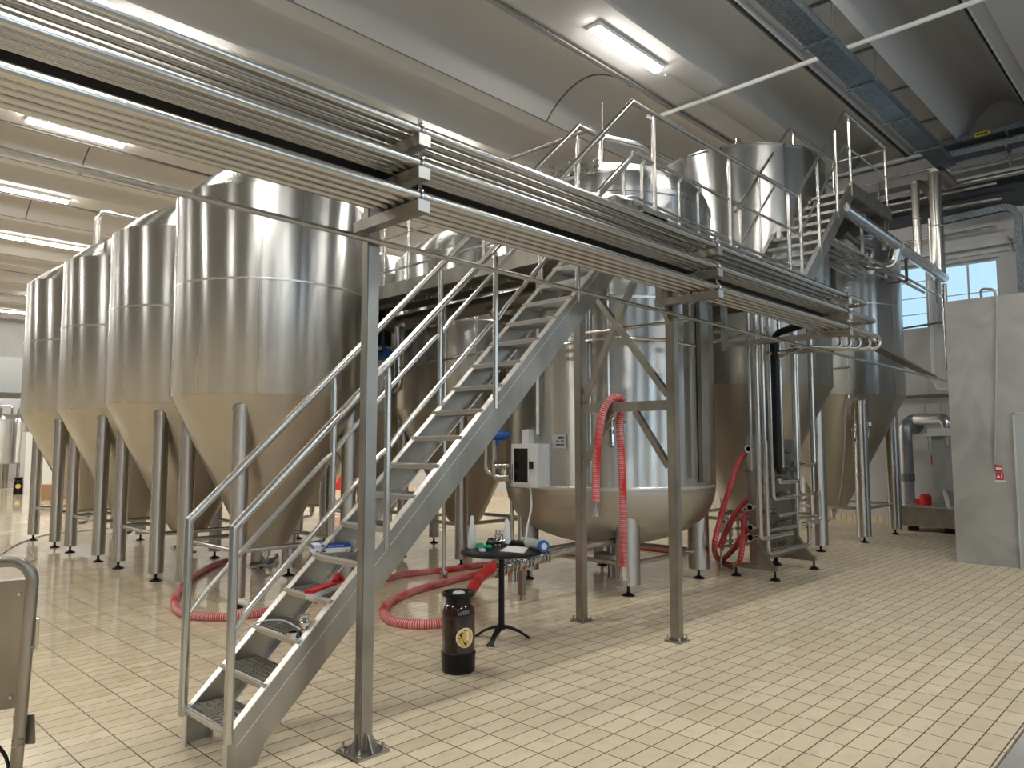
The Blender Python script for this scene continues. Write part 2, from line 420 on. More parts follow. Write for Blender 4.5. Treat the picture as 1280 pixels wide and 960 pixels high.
for k in (5, 6, 7): rows_[k] = [-4, 2, 8, 14.5]
for k, xs in rows_.items():
    for x in xs:
        lab = vis.get((x, k)) or ('batten light of the rows far behind the tanks' if k > 4 else
              'batten light over the near hall, outside the picture' if k < 0 else 'batten light on the ceiling hidden by tanks or rack')
        fixture(x, 6.1+PER*k, lab)

# ================================================================ CYLINDRO-CONICAL TANKS
def legs(t, cx, cy, off, r, ztop, zb=.10, brace=.55, seg=24, m='leg_steel'):
    P = [(cx-off, cy-off), (cx-off, cy+off), (cx+off, cy+off), (cx+off, cy-off)]
    for (x, y) in P:
        b = nb(); lathe(b, [(0, zb), (r, zb), (r, ztop), (0, ztop)], (x, y, 0), seg); l = obj('leg', b, m, t)
        b = nb(); lathe(b, [(0, 0), (.07, 0), (.07, .012), (.03, .03), (.016, .04), (.016, zb+.01), (0, zb+.01)], (x, y, 0), 16); obj('foot', b, 'black_iron', l)
        b = nb(); lathe(b, [(r, ztop-.05), (r*1.12, ztop-.05), (r*1.12, ztop+.004), (r*.6, ztop+.03), (0, ztop+.035)], (x, y, 0), seg); obj('leg_cap', b, 'leg_steel', l)
    for i in range(4):
        (xa, ya), (xb, yb) = P[i], P[(i+1) % 4]; a = Vector((xa, ya, brace)); c = Vector((xb, yb, brace)); d = (c-a).normalized()*(r*.9)
        b = nb(); tube(b, [a+d, c-d], .026, 12); obj('leg_brace', b, 'rail_steel', t)
def fermenter(cx, cy, R, zj, zs, zt, off, zseam, label, cat, lr=.085, zc=.5, group=None, ks=.93):
    t = thing('fermentation_tank', label, cat, (cx, cy, 0), group)
    b = nb(); lathe(b, [(R-.02, zj), (R, zj+.015), (R, zs-.01), (R-.015, zs)], (cx, cy, 0), 96); sh = obj('shell', b, 'tank_steel', t, ang=60)
    b = nb(); lathe(b, [(R+.001, zseam-.012), (R+.004, zseam-.008), (R+.004, zseam+.008), (R+.001, zseam+.012)], (cx, cy, 0), 96); obj('weld_band', b, 'weld_steel', sh)
    # dome: knuckle then shallow cap
    rk = R*ks; h = zt-zs; pr = [(R-.015, zs-.01), (R-.03, zs+.015), (rk+.02, zs+.03), (rk, zs+.05)]
    for k in range(1, 13):
        a = 1-k/12; pr.append((rk*a, zs+.05+(h-.05)*(1-a**2.2)))
    b = nb(); lathe(b, pr, (cx, cy, 0), 96); obj('dome', b, 'tank_steel', t, ang=60)
    b = nb(); lathe(b, [(0, zc-.02), (.17, zc-.02), (.2, zc), (.24, zc+.03), (R-.02, zj-.01), (R-.01, zj+.005)], (cx, cy, 0), 96); obj('cone', b, 'cone_steel', t, ang=60)
    legs(t, cx, cy, off, lr, zj-.1)
    b = nb(); lathe(b, [(0, zc-.12), (.05, zc-.12), (.05, zc), (0, zc)], (cx, cy, 0), 16)
    tube(b, [(cx, cy, zc-.08), (cx, cy, zc-.2), (cx-.25, cy-.1, zc-.2)], .03, 10, .06); obj('outlet', b, 'polished_steel', t)
    b = nb(); lathe(b, [(0, zt-.03), (.05, zt-.03), (.05, zt+.07), (.075, zt+.08), (.075, zt+.1), (0, zt+.1)], (cx, cy, 0), 20); obj('top_fitting', b, 'polished_steel', t)
    return t
G1 = 'conical fermentation tanks in the left row'
names1 = ['big steel conical tank nearest the camera in the left row, behind the stair', 'second steel conical tank of the left row, just behind the largest-looking one',
          'third steel conical tank of the left row', 'furthest steel conical tank of the left row, at the left edge']
t1 = fermenter(4.1, 7.82, 1.045, 2.11, 4.28, 4.8, .64, 3.29, names1[0], 'tank', group=G1)
ft = [t1]
for i in range(1, 4):
    c = copy_tree(t1); c.location = (4.1, 7.82+2.08*i, 0); c['label'] = names1[i]; ft.append(c)
names2 = ['steel conical tank under the platform, its cone ending behind the bistro table', 'steel conical tank next behind in the row under the platform, glimpsed through the stair',
          'steel conical tank furthest back in the row under the platform']
for i in range(3):
    c = copy_tree(t1); c.location = (7.34, 8.1+2.1*i, 0); c['label'] = names2[i]; c['group'] = 'conical tanks behind the platform'
# vent pipe rising from the third tank
a = at(120, 312, D=11.1)
pts = [(a.x, a.y, 4.45), (a.x, a.y, 5.12), (a.x+1.6, a.y, 5.12), (a.x+1.6, a.y, 4.5)]
b = nb(); tube(b, pts, .04, 12, .1)
solo('vent_pipe', b, 'pipe_steel', 'steel vent pipe bent over in a square arch above the far tanks', 'pipe')

# the two tall tanks right of the round-bottomed one
def tall_tank(cx, cy, R, zt, label, cap):
    t = fermenter(cx, cy, R, 2.45, zt, zt+cap, .785, 4.0, label, 'tank', lr=.115, group=None, ks=.985)
    t.name = 'brewing_tank'; return t
tD = tall_tank(10.65, 5.37, 1.27, 5.82, 'tallest steel tank, rising behind the upper stair with a chrome cap on its lid', .26)
tE = tall_tank(13.78, 5.27, 1.24, 5.1, 'steel conical tank furthest right, in front of the end window', .3)
p = at(933, 176, D=11.6)
b = nb(); lathe(b, [(0, 6.0), (.035, 6.0), (.035, 6.2), (.07, 6.21), (.075, 6.38), (.05, 6.40), (.05, 6.44), (0, 6.44)], (10.65, 5.37, 0), 20)
obj('breather_valve', b, 'polished_steel', tD)

# round-bottomed vessel in the middle
cx, cy, R = 7.36, 5.5, 1.26
tC = thing('lauter_tun', 'large round-bottomed steel vessel in the middle with control box and hoses', 'tank', (cx, cy, 0))
b = nb(); lathe(b, [(R, 1.13), (R, 4.38)], (cx, cy, 0), 96); sh = obj('shell', b, 'tank_steel', tC, ang=60)
for z in (1.14, 3.2): b = nb(); lathe(b, [(R+.001, z-.02), (R+.006, z-.014), (R+.006, z+.014), (R+.001, z+.02)], (cx, cy, 0), 96); obj('weld_band', b, 'weld_steel', sh)
pr = [(0, .43), (.35, .45), (.7, .53), (.95, .64), (1.12, .77), (1.21, .92), (1.25, 1.05), (R, 1.13)]
pr2 = []
for i in range(len(pr)-1):
    for k in range(4): q = k/4; pr2.append((pr[i][0]*(1-q)+pr[i+1][0]*q, pr[i][1]*(1-q)+pr[i+1][1]*q))
b = nb(); sp_ = spline([(x, 0, z) for x, z in pr], 5); lathe(b, [(max(p.x, 0), p.z) for p in sp_], (cx, cy, 0), 96); obj('dished_bottom', b, 'cone_steel', tC, ang=60)
pr = [(R, 4.38), (R-.02, 4.5), (R-.09, 4.62), (R-.22, 4.72), (.8, 4.86), (.4, 4.97), (.33, 4.98), (.33, 5.06), (0, 5.08)]
b = nb(); lathe(b, [(R, 4.36), (R+.015, 4.37), (R+.015, 4.42), (R, 4.43)], (cx, cy, 0), 96); lathe(b, [(p.x, p.z) for p in spline([(x, 0, z) for x, z in pr[:6]], 5)]+pr[6:], (cx, cy, 0), 96); obj('dome', b, 'tank_steel', tC, ang=40)
legs(tC, cx+.03, cy-.03, .73, .13, .93, .12, .33)
# cladding covers and pipes running down the vessel
def surf(px, r=R, cx=cx, cy=cy):
    d = at(px, 500, D=1)-CAM; d.z = 0; c = Vector((cx, cy, 0)); bq = d.dot(c); q = bq*bq-d.dot(d)*(c.dot(c)-r*r)
    t = (bq-math.sqrt(max(q, 0)))/d.dot(d); p = d*t; n = (p-c).normalized(); return p, n
for px, wd, z0, z1, r in ((879, .16, 1.2, 3.3, R+.03), (862, .03, 1.25, 3.3, R+.02)):
    p, n = surf(px, r); b = nb(); beam(b, (p.x, p.y, z0), (p.x, p.y, z1), wd, .05, n); obj('cable_cover', b, 'frame_steel', tC)
for px, r, z0, z1, rr in ((760, R+.07, 1.9, 3.5, .026), (737, R+.04, 1.2, 3.3, .02), (672, R+.05, 1.72, 3.5, .018), (724, R+.05, 1.9, 3.4, .04)):
    p, n = surf(px, r); b = nb(); tube(b, [(p.x, p.y, z0), (p.x, p.y, z1)], rr, 12); obj('riser_pipe', b, 'pipe_steel' if px != 672 else 'white_plastic', tC)
# thin pipe ring round the vessel
b = nb(); tube(b, [surf(x, R+.12)[0]+Vector((0, 0, z)) for x, z in ((660, 2.66), (690, 2.68), (720, 2.70), (770, 2.74), (830, 2.72), (870, 2.68))], .02, 10); obj('ring_pipe', b, 'pipe_steel', tC)
# sampling fittings behind the hanging hose
b = nb()
p, n = surf(764, R+.1)
tube(b, [(p.x, p.y, 1.95), (p.x, p.y, 1.6)], .03, 10); tube(b, [p+Vector((0, 0, 1.86)), p+Vector((.0, -.16, 1.86)), p+Vector((.0, -.16, 1.72))], .02, 10, .05)
for z in (1.62, 1.78, 1.93): lathe(b, [(0, z-.012), (.045, z-.012), (.045, z+.012), (0, z+.012)], (p.x, p.y, 0), 16)
tube(b, [p-n*.12+Vector((0, 0, 1.6)), p+Vector((0, 0, 1.6))], .02, 8)
q, n2 = surf(735, R+.1); tube(b, [q-n2*.12+Vector((0, 0, 1.45)), q+Vector((0, 0, 1.45)), q+Vector((-.05, .03, 1.38))], .022, 8, .03)
obj('sample_valve', b, 'polished_steel', tC)
b = nb(); lathe(b, [(0, .2), (.2, .2), (.2, .3), (0, .3)], (cx, cy, 0), 24); tube(b, [(cx, cy, .02), (cx, cy, .45)], .03, 10); obj('outlet', b, 'frame_steel', tC)
# name plate
p, n = surf(700, R+.01); b = nb(); beam(b, (p.x, p.y, 1.57), (p.x, p.y, 1.72), .15, .012, n); pl = obj('name_plate', b, 'grey_plastic', tC); pl['label'] = 'small grey name plate'
b = nb(); q = p+n*.008; s = n.cross(Vector((0, 0, 1)))
for z, w_, o_ in ((1.685, .07, -.015), (1.65, .03, -.03), (1.65, .03, .03), (1.61, .02, -.04), (1.61, .07, .015)): beam(b, q+s*(o_-w_/2)+Vector((0, 0, z)), q+s*(o_+w_/2)+Vector((0, 0, z)), .012 if z < 1.68 else .022, .003, n)
obj('plate_print', b, 'black_print', pl)

# ---------------------------------------------------------------- control box on the vessel
t = thing('control_box', 'white wall box with dark window and black latch on the round-bottomed vessel', 'electrical box', (5.98, 5.6, 1.15))
b = nb(); box(b, (5.92, 5.37, 1.15), (6.12, 5.77, 1.62)); obj('cabinet', b, 'white_plastic', t)
b = nb(); box(b, (5.905, 5.50, 1.20), (5.92, 5.71, 1.57)); d_ = obj('door_window', b, 'dark_glass', t)
b = nb()
for y0, y1, z0, z1 in ((5.485, 5.50, 1.185, 1.585), (5.71, 5.725, 1.185, 1.585), (5.50, 5.71, 1.185, 1.20), (5.50, 5.71, 1.57, 1.585)): box(b, (5.90, y0, z0), (5.92, y1, z1))
obj('window_trim', b, 'white_plastic', t)
b = nb(); box(b, (5.88, 5.435, 1.35), (5.92, 5.465, 1.43)); obj('latch', b, 'black_iron', t)
b = nb(); box(b, (5.98, 5.366, 1.54), (6.04, 5.37, 1.60)); obj('sticker', b, 'paper', t)
b = nb(); box(b, (6.02, 5.6, 1.62), (6.12, 5.70, 1.78)); obj('cable_gland_box', b, 'white_plastic', t)
b = nb(); tube(b, spline([(5.99, 5.55, 1.16), (5.98, 5.52, .95), (5.9, 5.5, .75), (5.7, 5.35, .62), (5.45, 5.15, .68)], 8), .012, 8)
solo('power_cable', b, 'white_plastic', 'white cable hanging from the control box to the small table', 'cable')

# valve group left of the box
t = thing('valve_manifold', 'pair of upright steel pipes with blue actuator left of the white control box', 'pipework', tuple(at(610, 600, D=8.3)))
b = nb(); A = at(608, 520, D=8.4); B = at(608, 590, D=8.4); Cc = at(636, 598, D=8.3)
A2 = at(618, 545, D=8.3); B2 = at(618, 592, D=8.3)
tube(b, [A, B, Cc], .035, 12, .09); obj('pipe', b, 'pipe_steel', t)
b = nb(); tube(b, [A2, at(618, 598, D=8.3), at(638, 598, D=8.2)], .035, 12, .06); obj('pipe', b, 'pipe_steel', t)
b = nb(); q = at(622, 544, D=8.2); tube(b, [q-Vector((.06, -.06, 0)), q+Vector((.06, -.06, 0))], .055, 16); tube(b, [q+Vector((.06, -.06, 0)), q+Vector((.09, -.09, 0))], .035, 16); tube(b, [q, q-Vector((0, 0, .12))], .02, 8); obj('actuator', b, 'blue_plastic', t)
b = nb()
for dy_ in (582, 596):
    tube(b, [at(617, dy_, D=8.15), at(636, dy_, D=8.15)], .028, 12)
    for px in (620, 630): tube(b, [at(px, dy_, D=8.15), at(px+2, dy_, D=8.15)], .042, 12)
box(b, tuple(at(641, 600, D=8.2)-Vector((.05, .02, 0))), tuple(at(641, 580, D=8.2)+Vector((.05, .02, 0)))); obj('valve', b, 'polished_steel', t)
# ================================================================ PIPE RACK
TIERS = [3.19, 3.02, 2.85]           # pipe axes
BX = [2.28, 5.27, 8.05]              # bracket stations
BZ = [z-.055 for z in TIERS]
def base_plate(t, x, y, s=.1, gus=True):
    b = nb(); box(b, (x-s, y-s, 0), (x+s, y+s, .014)); bp_ = obj('base_plate', b, 'frame_steel', t)
    for sx in (-1, 1):
        for sy in (-1, 1):
            b = nb(); lathe(b, [(0, .014), (.014, .014), (.014, .024), (.008, .025), (.008, .05), (0, .05)], (x+sx*s*.75, y+sy*s*.75, 0), 8); obj('bolt', b, 'polished_steel', bp_)
    if gus:
        for d in ((0, -1), (1, 0), (-1, 0), (0, 1)):
            b = nb(); p0 = Vector((x+d[0]*.04, y+d[1]*.04, .014)); q = Vector((d[0]*.05, d[1]*.05, 0)); n = Vector((-d[1], d[0], 0))*.004
            A = [b.verts.new(v) for v in (p0-n, p0+q-n, p0+Vector((0, 0, .09))-n)]; B = [b.verts.new(v+n*2) for v in (p0-n, p0+q-n, p0+Vector((0, 0, .09))-n)]
            b.faces.new(A); b.faces.new(B[::-1])
            for i in range(3): b.faces.new((A[i], A[(i+1)%3], B[(i+1)%3], B[i]))
            obj('gusset', b, 'frame_steel', bp_)
YS = [[2.87, 2.965, 3.055, 3.145], [2.87, 2.94, 2.995, 3.045], [2.87, 2.95, 3.02, 3.09, 3.16]]
RS = [[.028, .024, .024, .024], [.028, .02, .02, .02], [.028, .022, .02, .022, .02]]
def brackets(t, x, yend):
    for k, z in enumerate(BZ):
        b = nb(); ye = yend[k]; box(b, (x-.035, 2.83, z-.032), (x+.035, ye, z+.025)); br = obj('bracket_arm', b, 'frame_steel', t)
        b = nb(); box(b, (x-.036, 2.826, z-.033), (x+.036, 2.831, z+.026)); obj('end_cap', b, 'weld_steel', br)
        for y, r in zip(YS[k], RS[k]):
            b = nb(); zc_ = TIERS[k]; lathe_pts = [(x, y+(r+.006)*math.cos(a), zc_+(r+.006)*math.sin(a)) for a in [i*2*PI/14 for i in range(15)]]
            tube(b, lathe_pts, .009, 6, cap=False); box(b, (x-.012, y-.006, zc_+r), (x+.012, y+.006, zc_+r+.035)); box(b, (x-.02, y-.02, z+.022), (x+.02, y+.02, zc_-r)); obj('pipe_clamp', b, 'polished_steel', t)
tA = thing('rack_post', 'square steel post in the foreground carrying the pipe rack, bolted to the floor', 'post', (2.34, 3.37, 0))
b = nb(); box(b, (2.30, 3.335, .012), (2.38, 3.395, 3.22)); bmesh.ops.bevel(b, geom=b.edges[:], offset=.006, segments=2, affect='EDGES'); obj('post', b, 'frame_steel', tA)
base_plate(tA, 2.34, 3.365); brackets(tA, 2.28, (3.4, 3.4, 3.4))
# support frame: two posts, cross beam, diagonals
tF = thing('support_frame', 'two-post steel frame with diagonal braces and cross beam, red hose hung over it', 'frame', (5.41, 3.87, 0))
for y, zt in ((3.37, 3.22), (4.37, 3.42)):
    b = nb(); box(b, (5.37, y-.04, .012), (5.45, y+.04, zt)); bmesh.ops.bevel(b, geom=b.edges[:], offset=.005, segments=2, affect='EDGES'); obj('post', b, 'frame_steel', tF); base_plate(tF, 5.41, y, .075, False)
b = nb(); box(b, (5.38, 3.41, 1.90), (5.44, 4.33, 1.985)); obj('cross_beam', b, 'frame_steel', tF)
for (ya, za, yb, zb) in ((4.33, 2.0, 3.75, 3.05), (3.41, 2.03, 4.28, 3.12), (3.41, 1.42, 3.74, 1.9), (4.33, 1.4, 4.0, 1.9)):
    b = nb(); beam(b, (5.41 if za > 1.9 and yb < 4 else 5.40, ya, za), (5.41 if za > 1.9 and yb < 4 else 5.40, yb, zb), .05, .05, (1, 0, 0)); obj('diagonal_brace', b, 'frame_steel', tF)
brackets(tF, 5.27, (3.4, 3.4, 3.42))
b = nb(); beam(b, (5.30, 3.38, 2.78), (5.41, 3.38, 2.6), .04, .04); box(b, (5.25, 3.36, 2.77), (5.42, 3.42, 3.2)); obj('arm_joint', b, 'frame_steel', tF)
# third station: long arms from the platform
tB = thing('hanging_bracket', 'hanging bracket frame near the right end of the pipe rack', 'bracket', (8.05, 4.3, 2.7))
brackets(tB, 8.05, (3.3, 3.25, 4.3))
b = nb(); box(b, (8.03, 3.22, 2.78), (8.07, 3.26, 3.16)); box(b, (8.02, 4.26, 2.72), (8.08, 4.32, 3.44)); obj('hanger', b, 'frame_steel', tB)
b = nb()
for z in (2.86, 2.96, 3.06): tube(b, [(8.05, 4.28, z), (7.9, 4.62, z)], .018, 8)
obj('rung', b, 'frame_steel', tB)
XL = -1.2
tn = ['top', 'middle', 'bottom']; pos = ['outermost', 'second', 'third', 'fourth', 'innermost']
ENDS = [[8.67, 8.6, 8.45, 8.35], [8.93, 8.9, 8.85, 8.4], [9.03, 8.95, 8.85, 8.75, 8.65]]
for k in range(3):
    n = len(YS[k])
    for j, (y, r, xe) in enumerate(zip(YS[k], RS[k], ENDS[k])):
        z = TIERS[k]-.002*0
        if k == 2: pts = [(XL, y, z), (xe, y, z), (xe, y, z-.13-.0*j), (xe-.25-.05*j, y+.35, z-.13), (8.6+.1*j, 4.02, z-.13)]
        elif k == 0 and j == 0: pts = [(XL, y, z), (xe, y, z), (xe+.0, y+.5, z)]
        elif j < 2: pts = [(XL, y, z), (xe, y, z), (xe, y+.55, z)]
        else: pts = [(XL, y, z), (xe, y, z)]
        b = nb(); tube(b, pts, r, 14, .07)
        solo('process_pipe', b, 'pipe_steel', 'long steel pipe on the %s tier of the rack, %s from the camera side' % (tn[k], (pos[j] if j < n-1 else 'innermost') if j else 'the outermost'), 'pipe',
             'long parallel pipes of the overhead rack', base=(XL, y, z))
b = nb(); tube(b, [(XL, 3.17, 3.045), (8.3, 3.17, 3.045), (8.62, 3.93, 2.95), (8.62, 3.93, 1.29), (8.86, 3.97, 1.29)], .055, 16, .1, rfun=lambda L_: .055 if L_ < 9.6 else .042)
solo('insulated_pipe', b, 'black_rubber', 'black insulated pipe running in the rack and dropping down the pipe panel', 'pipe', base=(XL, 3.24, 2.9))
b = nb(); tube(b, [(-1.2, 3.3, 2.735), (13.6, 3.3, 2.65)], .016, 10)
solo('conduit_pipe', b, 'pipe_steel', 'single thin conduit crossing the whole picture below the pipe rack', 'conduit')

# ================================================================ STAIR
TR, RN, RI = .2, .19, .183
YN, YF = 3.61, 4.15
ts = thing('steel_stair', 'long steel stair with grating treads and tube handrails rising to the platform', 'stairs', (1.72, 3.88, 0))
SL = Vector((RN, 0, RI)).normalized(); PN = Vector((-SL.z, 0, SL.x))
def stringer(y, side):
    b = nb(); x0, z0 = 1.72, .17; xe, ze = 5.36, .17+(5.36-1.72)*RI/RN
    # profile in XZ: foot block and sloping plate
    dn = .19/SL.x
    pts = [(x0, 0), (x0+.14, 0), (x0+.14+.02, .02+.0), (xe, ze-dn+.06), (xe, ze), (x0, .17)]
    pts = [(x0, 0), (x0+.15, 0), (x0+.19, .10), (xe, ze-.26), (xe, ze+.0), (x0, .175)]
    A = [b.verts.new((x, y-.005, z)) for x, z in pts]; B = [b.verts.new((x, y+.005, z)) for x, z in pts]
    b.faces.new(A); b.faces.new(B[::-1])
    for i in range(len(pts)): b.faces.new((A[i], A[(i+1) % len(pts)], B[(i+1) % len(pts)], B[i]))
    s = obj('stringer', b, 'frame_steel', ts)
    # flanges of the channel
    b = nb(); f = .05*side
    beam(b, (x0, y+f/2, .175), (xe, y+f/2, ze), .05, .008, PN); beam(b, (x0+.19, y+f/2, .10), (xe, y+f/2, ze-.26), .05, .008, PN)
    box(b, (x0-.004, min(y, y+f), 0), (x0+.004, max(y, y+f), .17)); box(b, (x0+.146, min(y, y+f), 0), (x0+.152, max(y, y+f), .06))
    beam(b, (x0+.04, y-side*.006, .17-.045), (xe, y-side*.006, ze-.05), .004, .004, PN)
    obj('flange', b, 'weld_steel', s)
stringer(YN, 1); stringer(YF, -1)
gm_, nt_, b_ = mat('grating_steel', (.58, .57, .55), .35, 1.)
for i in range(18):
    x = 1.72+RN*i; z = TR+RI*i
    tr_ = bpy.data.objects.new('tread', None); 
    b = nb()
    beam(b, (x+.004, YN+.01, z-.016), (x+.004, YF-.01, z-.016), .006, .034); box(b, (x+.228, YN+.01, z-.03), (x+.234, YF-.01, z))
    for y in (YN+.012, YF-.016): box(b, (x, y, z-.03), (x+.234, y+.004, z))
    for k in range(1, 6): box(b, (x+.039*k, YN+.01, z-.02), (x+.039*k+.003, YF-.01, z-.002))
    for k in range(1, 13): y = YN+.01+k*.0405; box(b, (x+.006, y, z-.01), (x+.23, y+.003, z-.001))
    t_ = obj('tread', b, gm_, ts, smooth=False)
    b = nb()
    for k in range(26):
        y = YN+.02+k*.0197; tube(b, [(x-.002, y, z-.008), (x+.014, y, z+.001)], .0045, 5)
    beam(b, (x+.002, YN+.01, z-.004), (x+.002, YF-.01, z-.004), .012, .008)
    obj('nosing', b, 'weld_steel', t_)
rr = .0235
def rail_z(x): return 1.19+(x-1.72)*.975
# near handrail continues as the platform rail; built to its peak
for y, posts_x, peak in ((YN, (2.65, 3.55, 4.45), 5.22), (YF, (2.62, 3.51, 4.62), 5.14)):
    pk = rail_z(peak)
    pts = [(1.72, y, .15), (1.72, y, 1.19), (peak, y, pk), (peak+.24, y, pk)]
    b = nb(); tube(b, pts[:2]+[(1.722, y, 1.195)], rr, 16); tube(b, [(1.715, y, 1.185)]+pts[2:], rr, 16, .02); h = obj('handrail', b, 'rail_steel', ts)
    b = nb()
    def zm(x): return .71+(x-1.76)*.975+.0
    # middle rail with flattened ends between the posts
    xs_ = [1.72]+list(posts_x)+[peak+.1]
    for a, c in zip(xs_, xs_[1:]):
        tube(b, [(a+.02, y, rail_z(a+.02)-.52), (a+.1, y, rail_z(a+.1)-.50), (c-.06, y, rail_z(c-.06)-.50), (c, y, rail_z(c)-.52)], .016, 10)
    obj('middle_rail', b, 'rail_steel', ts)
    for x in posts_x:
        sl = RI/RN; zb = .17+(x-1.72)*sl-.08
        b = nb(); tube(b, [(x, y, zb), (x, y, rail_z(x)-.09), (x, y, rail_z(x)-.01)], .02, 12, rfun=lambda L_, H_=rail_z(x)-.09-zb: .02 if L_ < H_+.001 else .01); obj('baluster', b, 'rail_steel', ts)

# ================================================================ PLATFORM
PZ = 3.55
tp = thing('platform', 'steel working platform at the head of the stair, on which the railings stand', 'platform', (5.42, 3.6, PZ-.02))
b = nb()
# deck plates leave holes for the vessels
x1, y1 = 10.2, 13.0
def deck_box(a, c, d, e): box(b, (a, d, PZ-.03), (c, e, PZ))
deck_box(5.42, 6.05, 3.62, y1); deck_box(6.05, 8.67, 3.62, 4.2); deck_box(8.67, 9.35, 3.62, y1)
deck_box(6.05, 8.67, 6.8, 6.95); deck_box(6.05, 6.25, 6.95, y1); deck_box(8.45, 8.67, 6.95, y1)
obj('deck', b, 'deck_plate', tp)
b = nb(); box(b, (5.36, 3.60, PZ-.13), (8.85, 3.63, PZ+.105)); obj('edge_beam', b, 'frame_steel', tp)
b = nb(); box(b, (5.385, 4.17, PZ-.13), (5.415, y1, PZ+.04)); obj('edge_beam', b, 'frame_steel', tp)
b = nb(); box(b, (9.35, 3.62, PZ-.13), (9.38, y1, PZ+.04)); obj('edge_beam', b, 'frame_steel', tp)
b = nb()
for y in (4.4, 5.6, 6.9, 8.4, 10): box(b, (5.42, y, PZ-.13), (6.05, y+.05, PZ-.03))
for x in (6.05, 8.7): box(b, (x, 3.63, PZ-.13), (x+.05, y1, PZ-.03))
obj('floor_joist', b, 'frame_steel', tp)
def legpost(x, y):
    b = nb(); box(b, (x-.04, y-.04, 0), (x+.04, y+.04, PZ-.13)); obj('platform_leg', b, 'frame_steel', tp)
legpost(5.9, 9.0); legpost(9.3, 6.9); legpost(8.98, 3.95) if False else None
# railings
def railing(name, label, p0, p1, zs, n, posts=None, r=.0235):
    t = thing('guard_rail', label, 'railing', tuple(p0), 'tube railings of the platforms')
    p0, p1 = Vector(p0), Vector(p1); Zv = Vector((0, 0, 1))
    b = nb(); tube(b, [p0+Zv*zs[0], p1+Zv*zs[0]], r, 14); obj('top_rail', b, 'rail_steel', t)
    for z in zs[1:]:
        b = nb(); tube(b, [p0+Zv*z, p1+Zv*z], .015, 10); obj('middle_rail', b, 'rail_steel', t)
    for k in (posts if posts is not None else [i/(n-1) for i in range(n)]):
        p = p0.lerp(p1, k); b = nb(); tube(b, [p, p+Zv*(zs[0]-.09), p+Zv*(zs[0]-.005)], .021, 12, rfun=lambda L_: .021 if L_ < zs[0]-.08 else .011); obj('baluster', b, 'rail_steel', t)
    return t
railing('', 'long railing on the near edge of the platform, above the pipe rack', (5.24, YN+.02, PZ+.04), (8.68, YN+.02, PZ+.04), [1.03, .57, .12], 4, [.1, .51, .93])
railing('', 'railing along the left edge of the platform, above the row of hidden tanks', (5.4, 4.2, PZ+.02), (5.4, 12.4, PZ+.02), [1.03, .6, .18], 7, [.02, .18, .34, .40, .52, .7, .86])
# low inner railing with a peak, between stair head and vessel
t = thing('guard_rail', 'low inner railing standing between the stair head and the domed vessel', 'railing', (5.6, 4.15, PZ), 'tube railings of the platforms')
b = nb(); A0 = at(742, 246, Y=4.1); A1 = at(793, 190, Y=4.1); A2_ = at(885, 237, Y=4.1); A3 = at(930, 262, Y=4.1)
tube(b, [at(735, 253, Y=4.1), A1, A2_, A3], .02, 12); obj('top_rail', b, 'rail_steel', t)
for px, py in ((779, 206), (802, 199), (848, 222), (872, 236)):
    q = at(px, py, Y=4.12); b = nb(); tube(b, [(q.x, q.y, PZ), (q.x, q.y, q.z-.06), (q.x+.03, q.y-.02, q.z)], .018, 12, .03); obj('baluster', b, 'rail_steel', t)
b = nb(); tube(b, spline([at(763, 252, Y=4.1), at(790, 246, Y=4.1), at(806, 252, Y=4.1), at(850, 272, Y=4.1), at(880, 284, Y=4.1), at(925, 305, Y=4.1)], 6), .014, 8); obj('middle_rail', b, 'rail_steel', t)
# grey chute box at the edge of the platform
t = thing('edge_box', 'grey folded steel box on the platform edge above the pipe rack', 'box', (5.2, 3.65, 3.6))
b = nb(); box(b, (5.0, 3.64, 3.56), (5.75, 3.85, 3.72)); box(b, (5.35, 3.60, 3.60), (5.75, 3.64, 3.70)); obj('body', b, 'frame_steel', t)
b = nb(); beam(b, (5.05, 3.66, 3.70), (5.2, 3.9, 3.84), .3, .01); obj('lid', b, 'frame_steel', t)
# square arch of pipe and stack above the dome
b = nb(); q0 = at(752, 250, D=8.9); t = thing('vent_pipe', 'steel pipe rising beside the dome and bending over behind the stair-head railing', 'pipe', (q0.x, q0.y, PZ))
tube(b, [(q0.x, q0.y, PZ), (q0.x, q0.y, at(754, 168, D=8.9).z), at(757, 167, D=8.9)+Vector((.6, -.1, 0)), at(757, 167, D=8.9)+Vector((1.3, -.1, 0))], .035, 12, .08); obj('pipe', b, 'pipe_steel', t)
b = nb(); tube(b, [(q0.x+.03, q0.y, at(755, 172, D=8.9).z), (q0.x+.03, q0.y, at(755, 122, D=8.9).z)], .006, 6); obj('rod', b, 'frame_steel', t)
# valve cluster behind the stair head
t = thing('valve_cluster', 'row of small clamped valves behind the head of the stair', 'valves', tuple(at(715, 245, D=8.2)))
for i, (px, py) in enumerate(((690, 213), (700, 218), (714, 206), (730, 210), (745, 205), (722, 225))):
    q = at(px, py, D=8.2); b = nb(); tube(b, [q-Vector((0, 0, .12)), q+Vector((0, 0, .05))], .02, 10)
    for dz in (-.08, -.02, .04): lathe(b, [(0, dz-.008), (.036, dz-.008), (.036, dz+.008), (0, dz+.008)], q, 12)
    obj('valve', b, 'polished_steel', t)
b = nb(); tube(b, [at(686, 228, D=8.2), at(750, 214, D=8.2)], .022, 10); tube(b, [at(692, 236, D=8.2), at(692, 300, D=8.2)], .022, 10); tube(b, [at(740, 225, D=8.2), at(740, 290, D=8.2)], .022, 10); obj('header', b, 'pipe_steel', t)

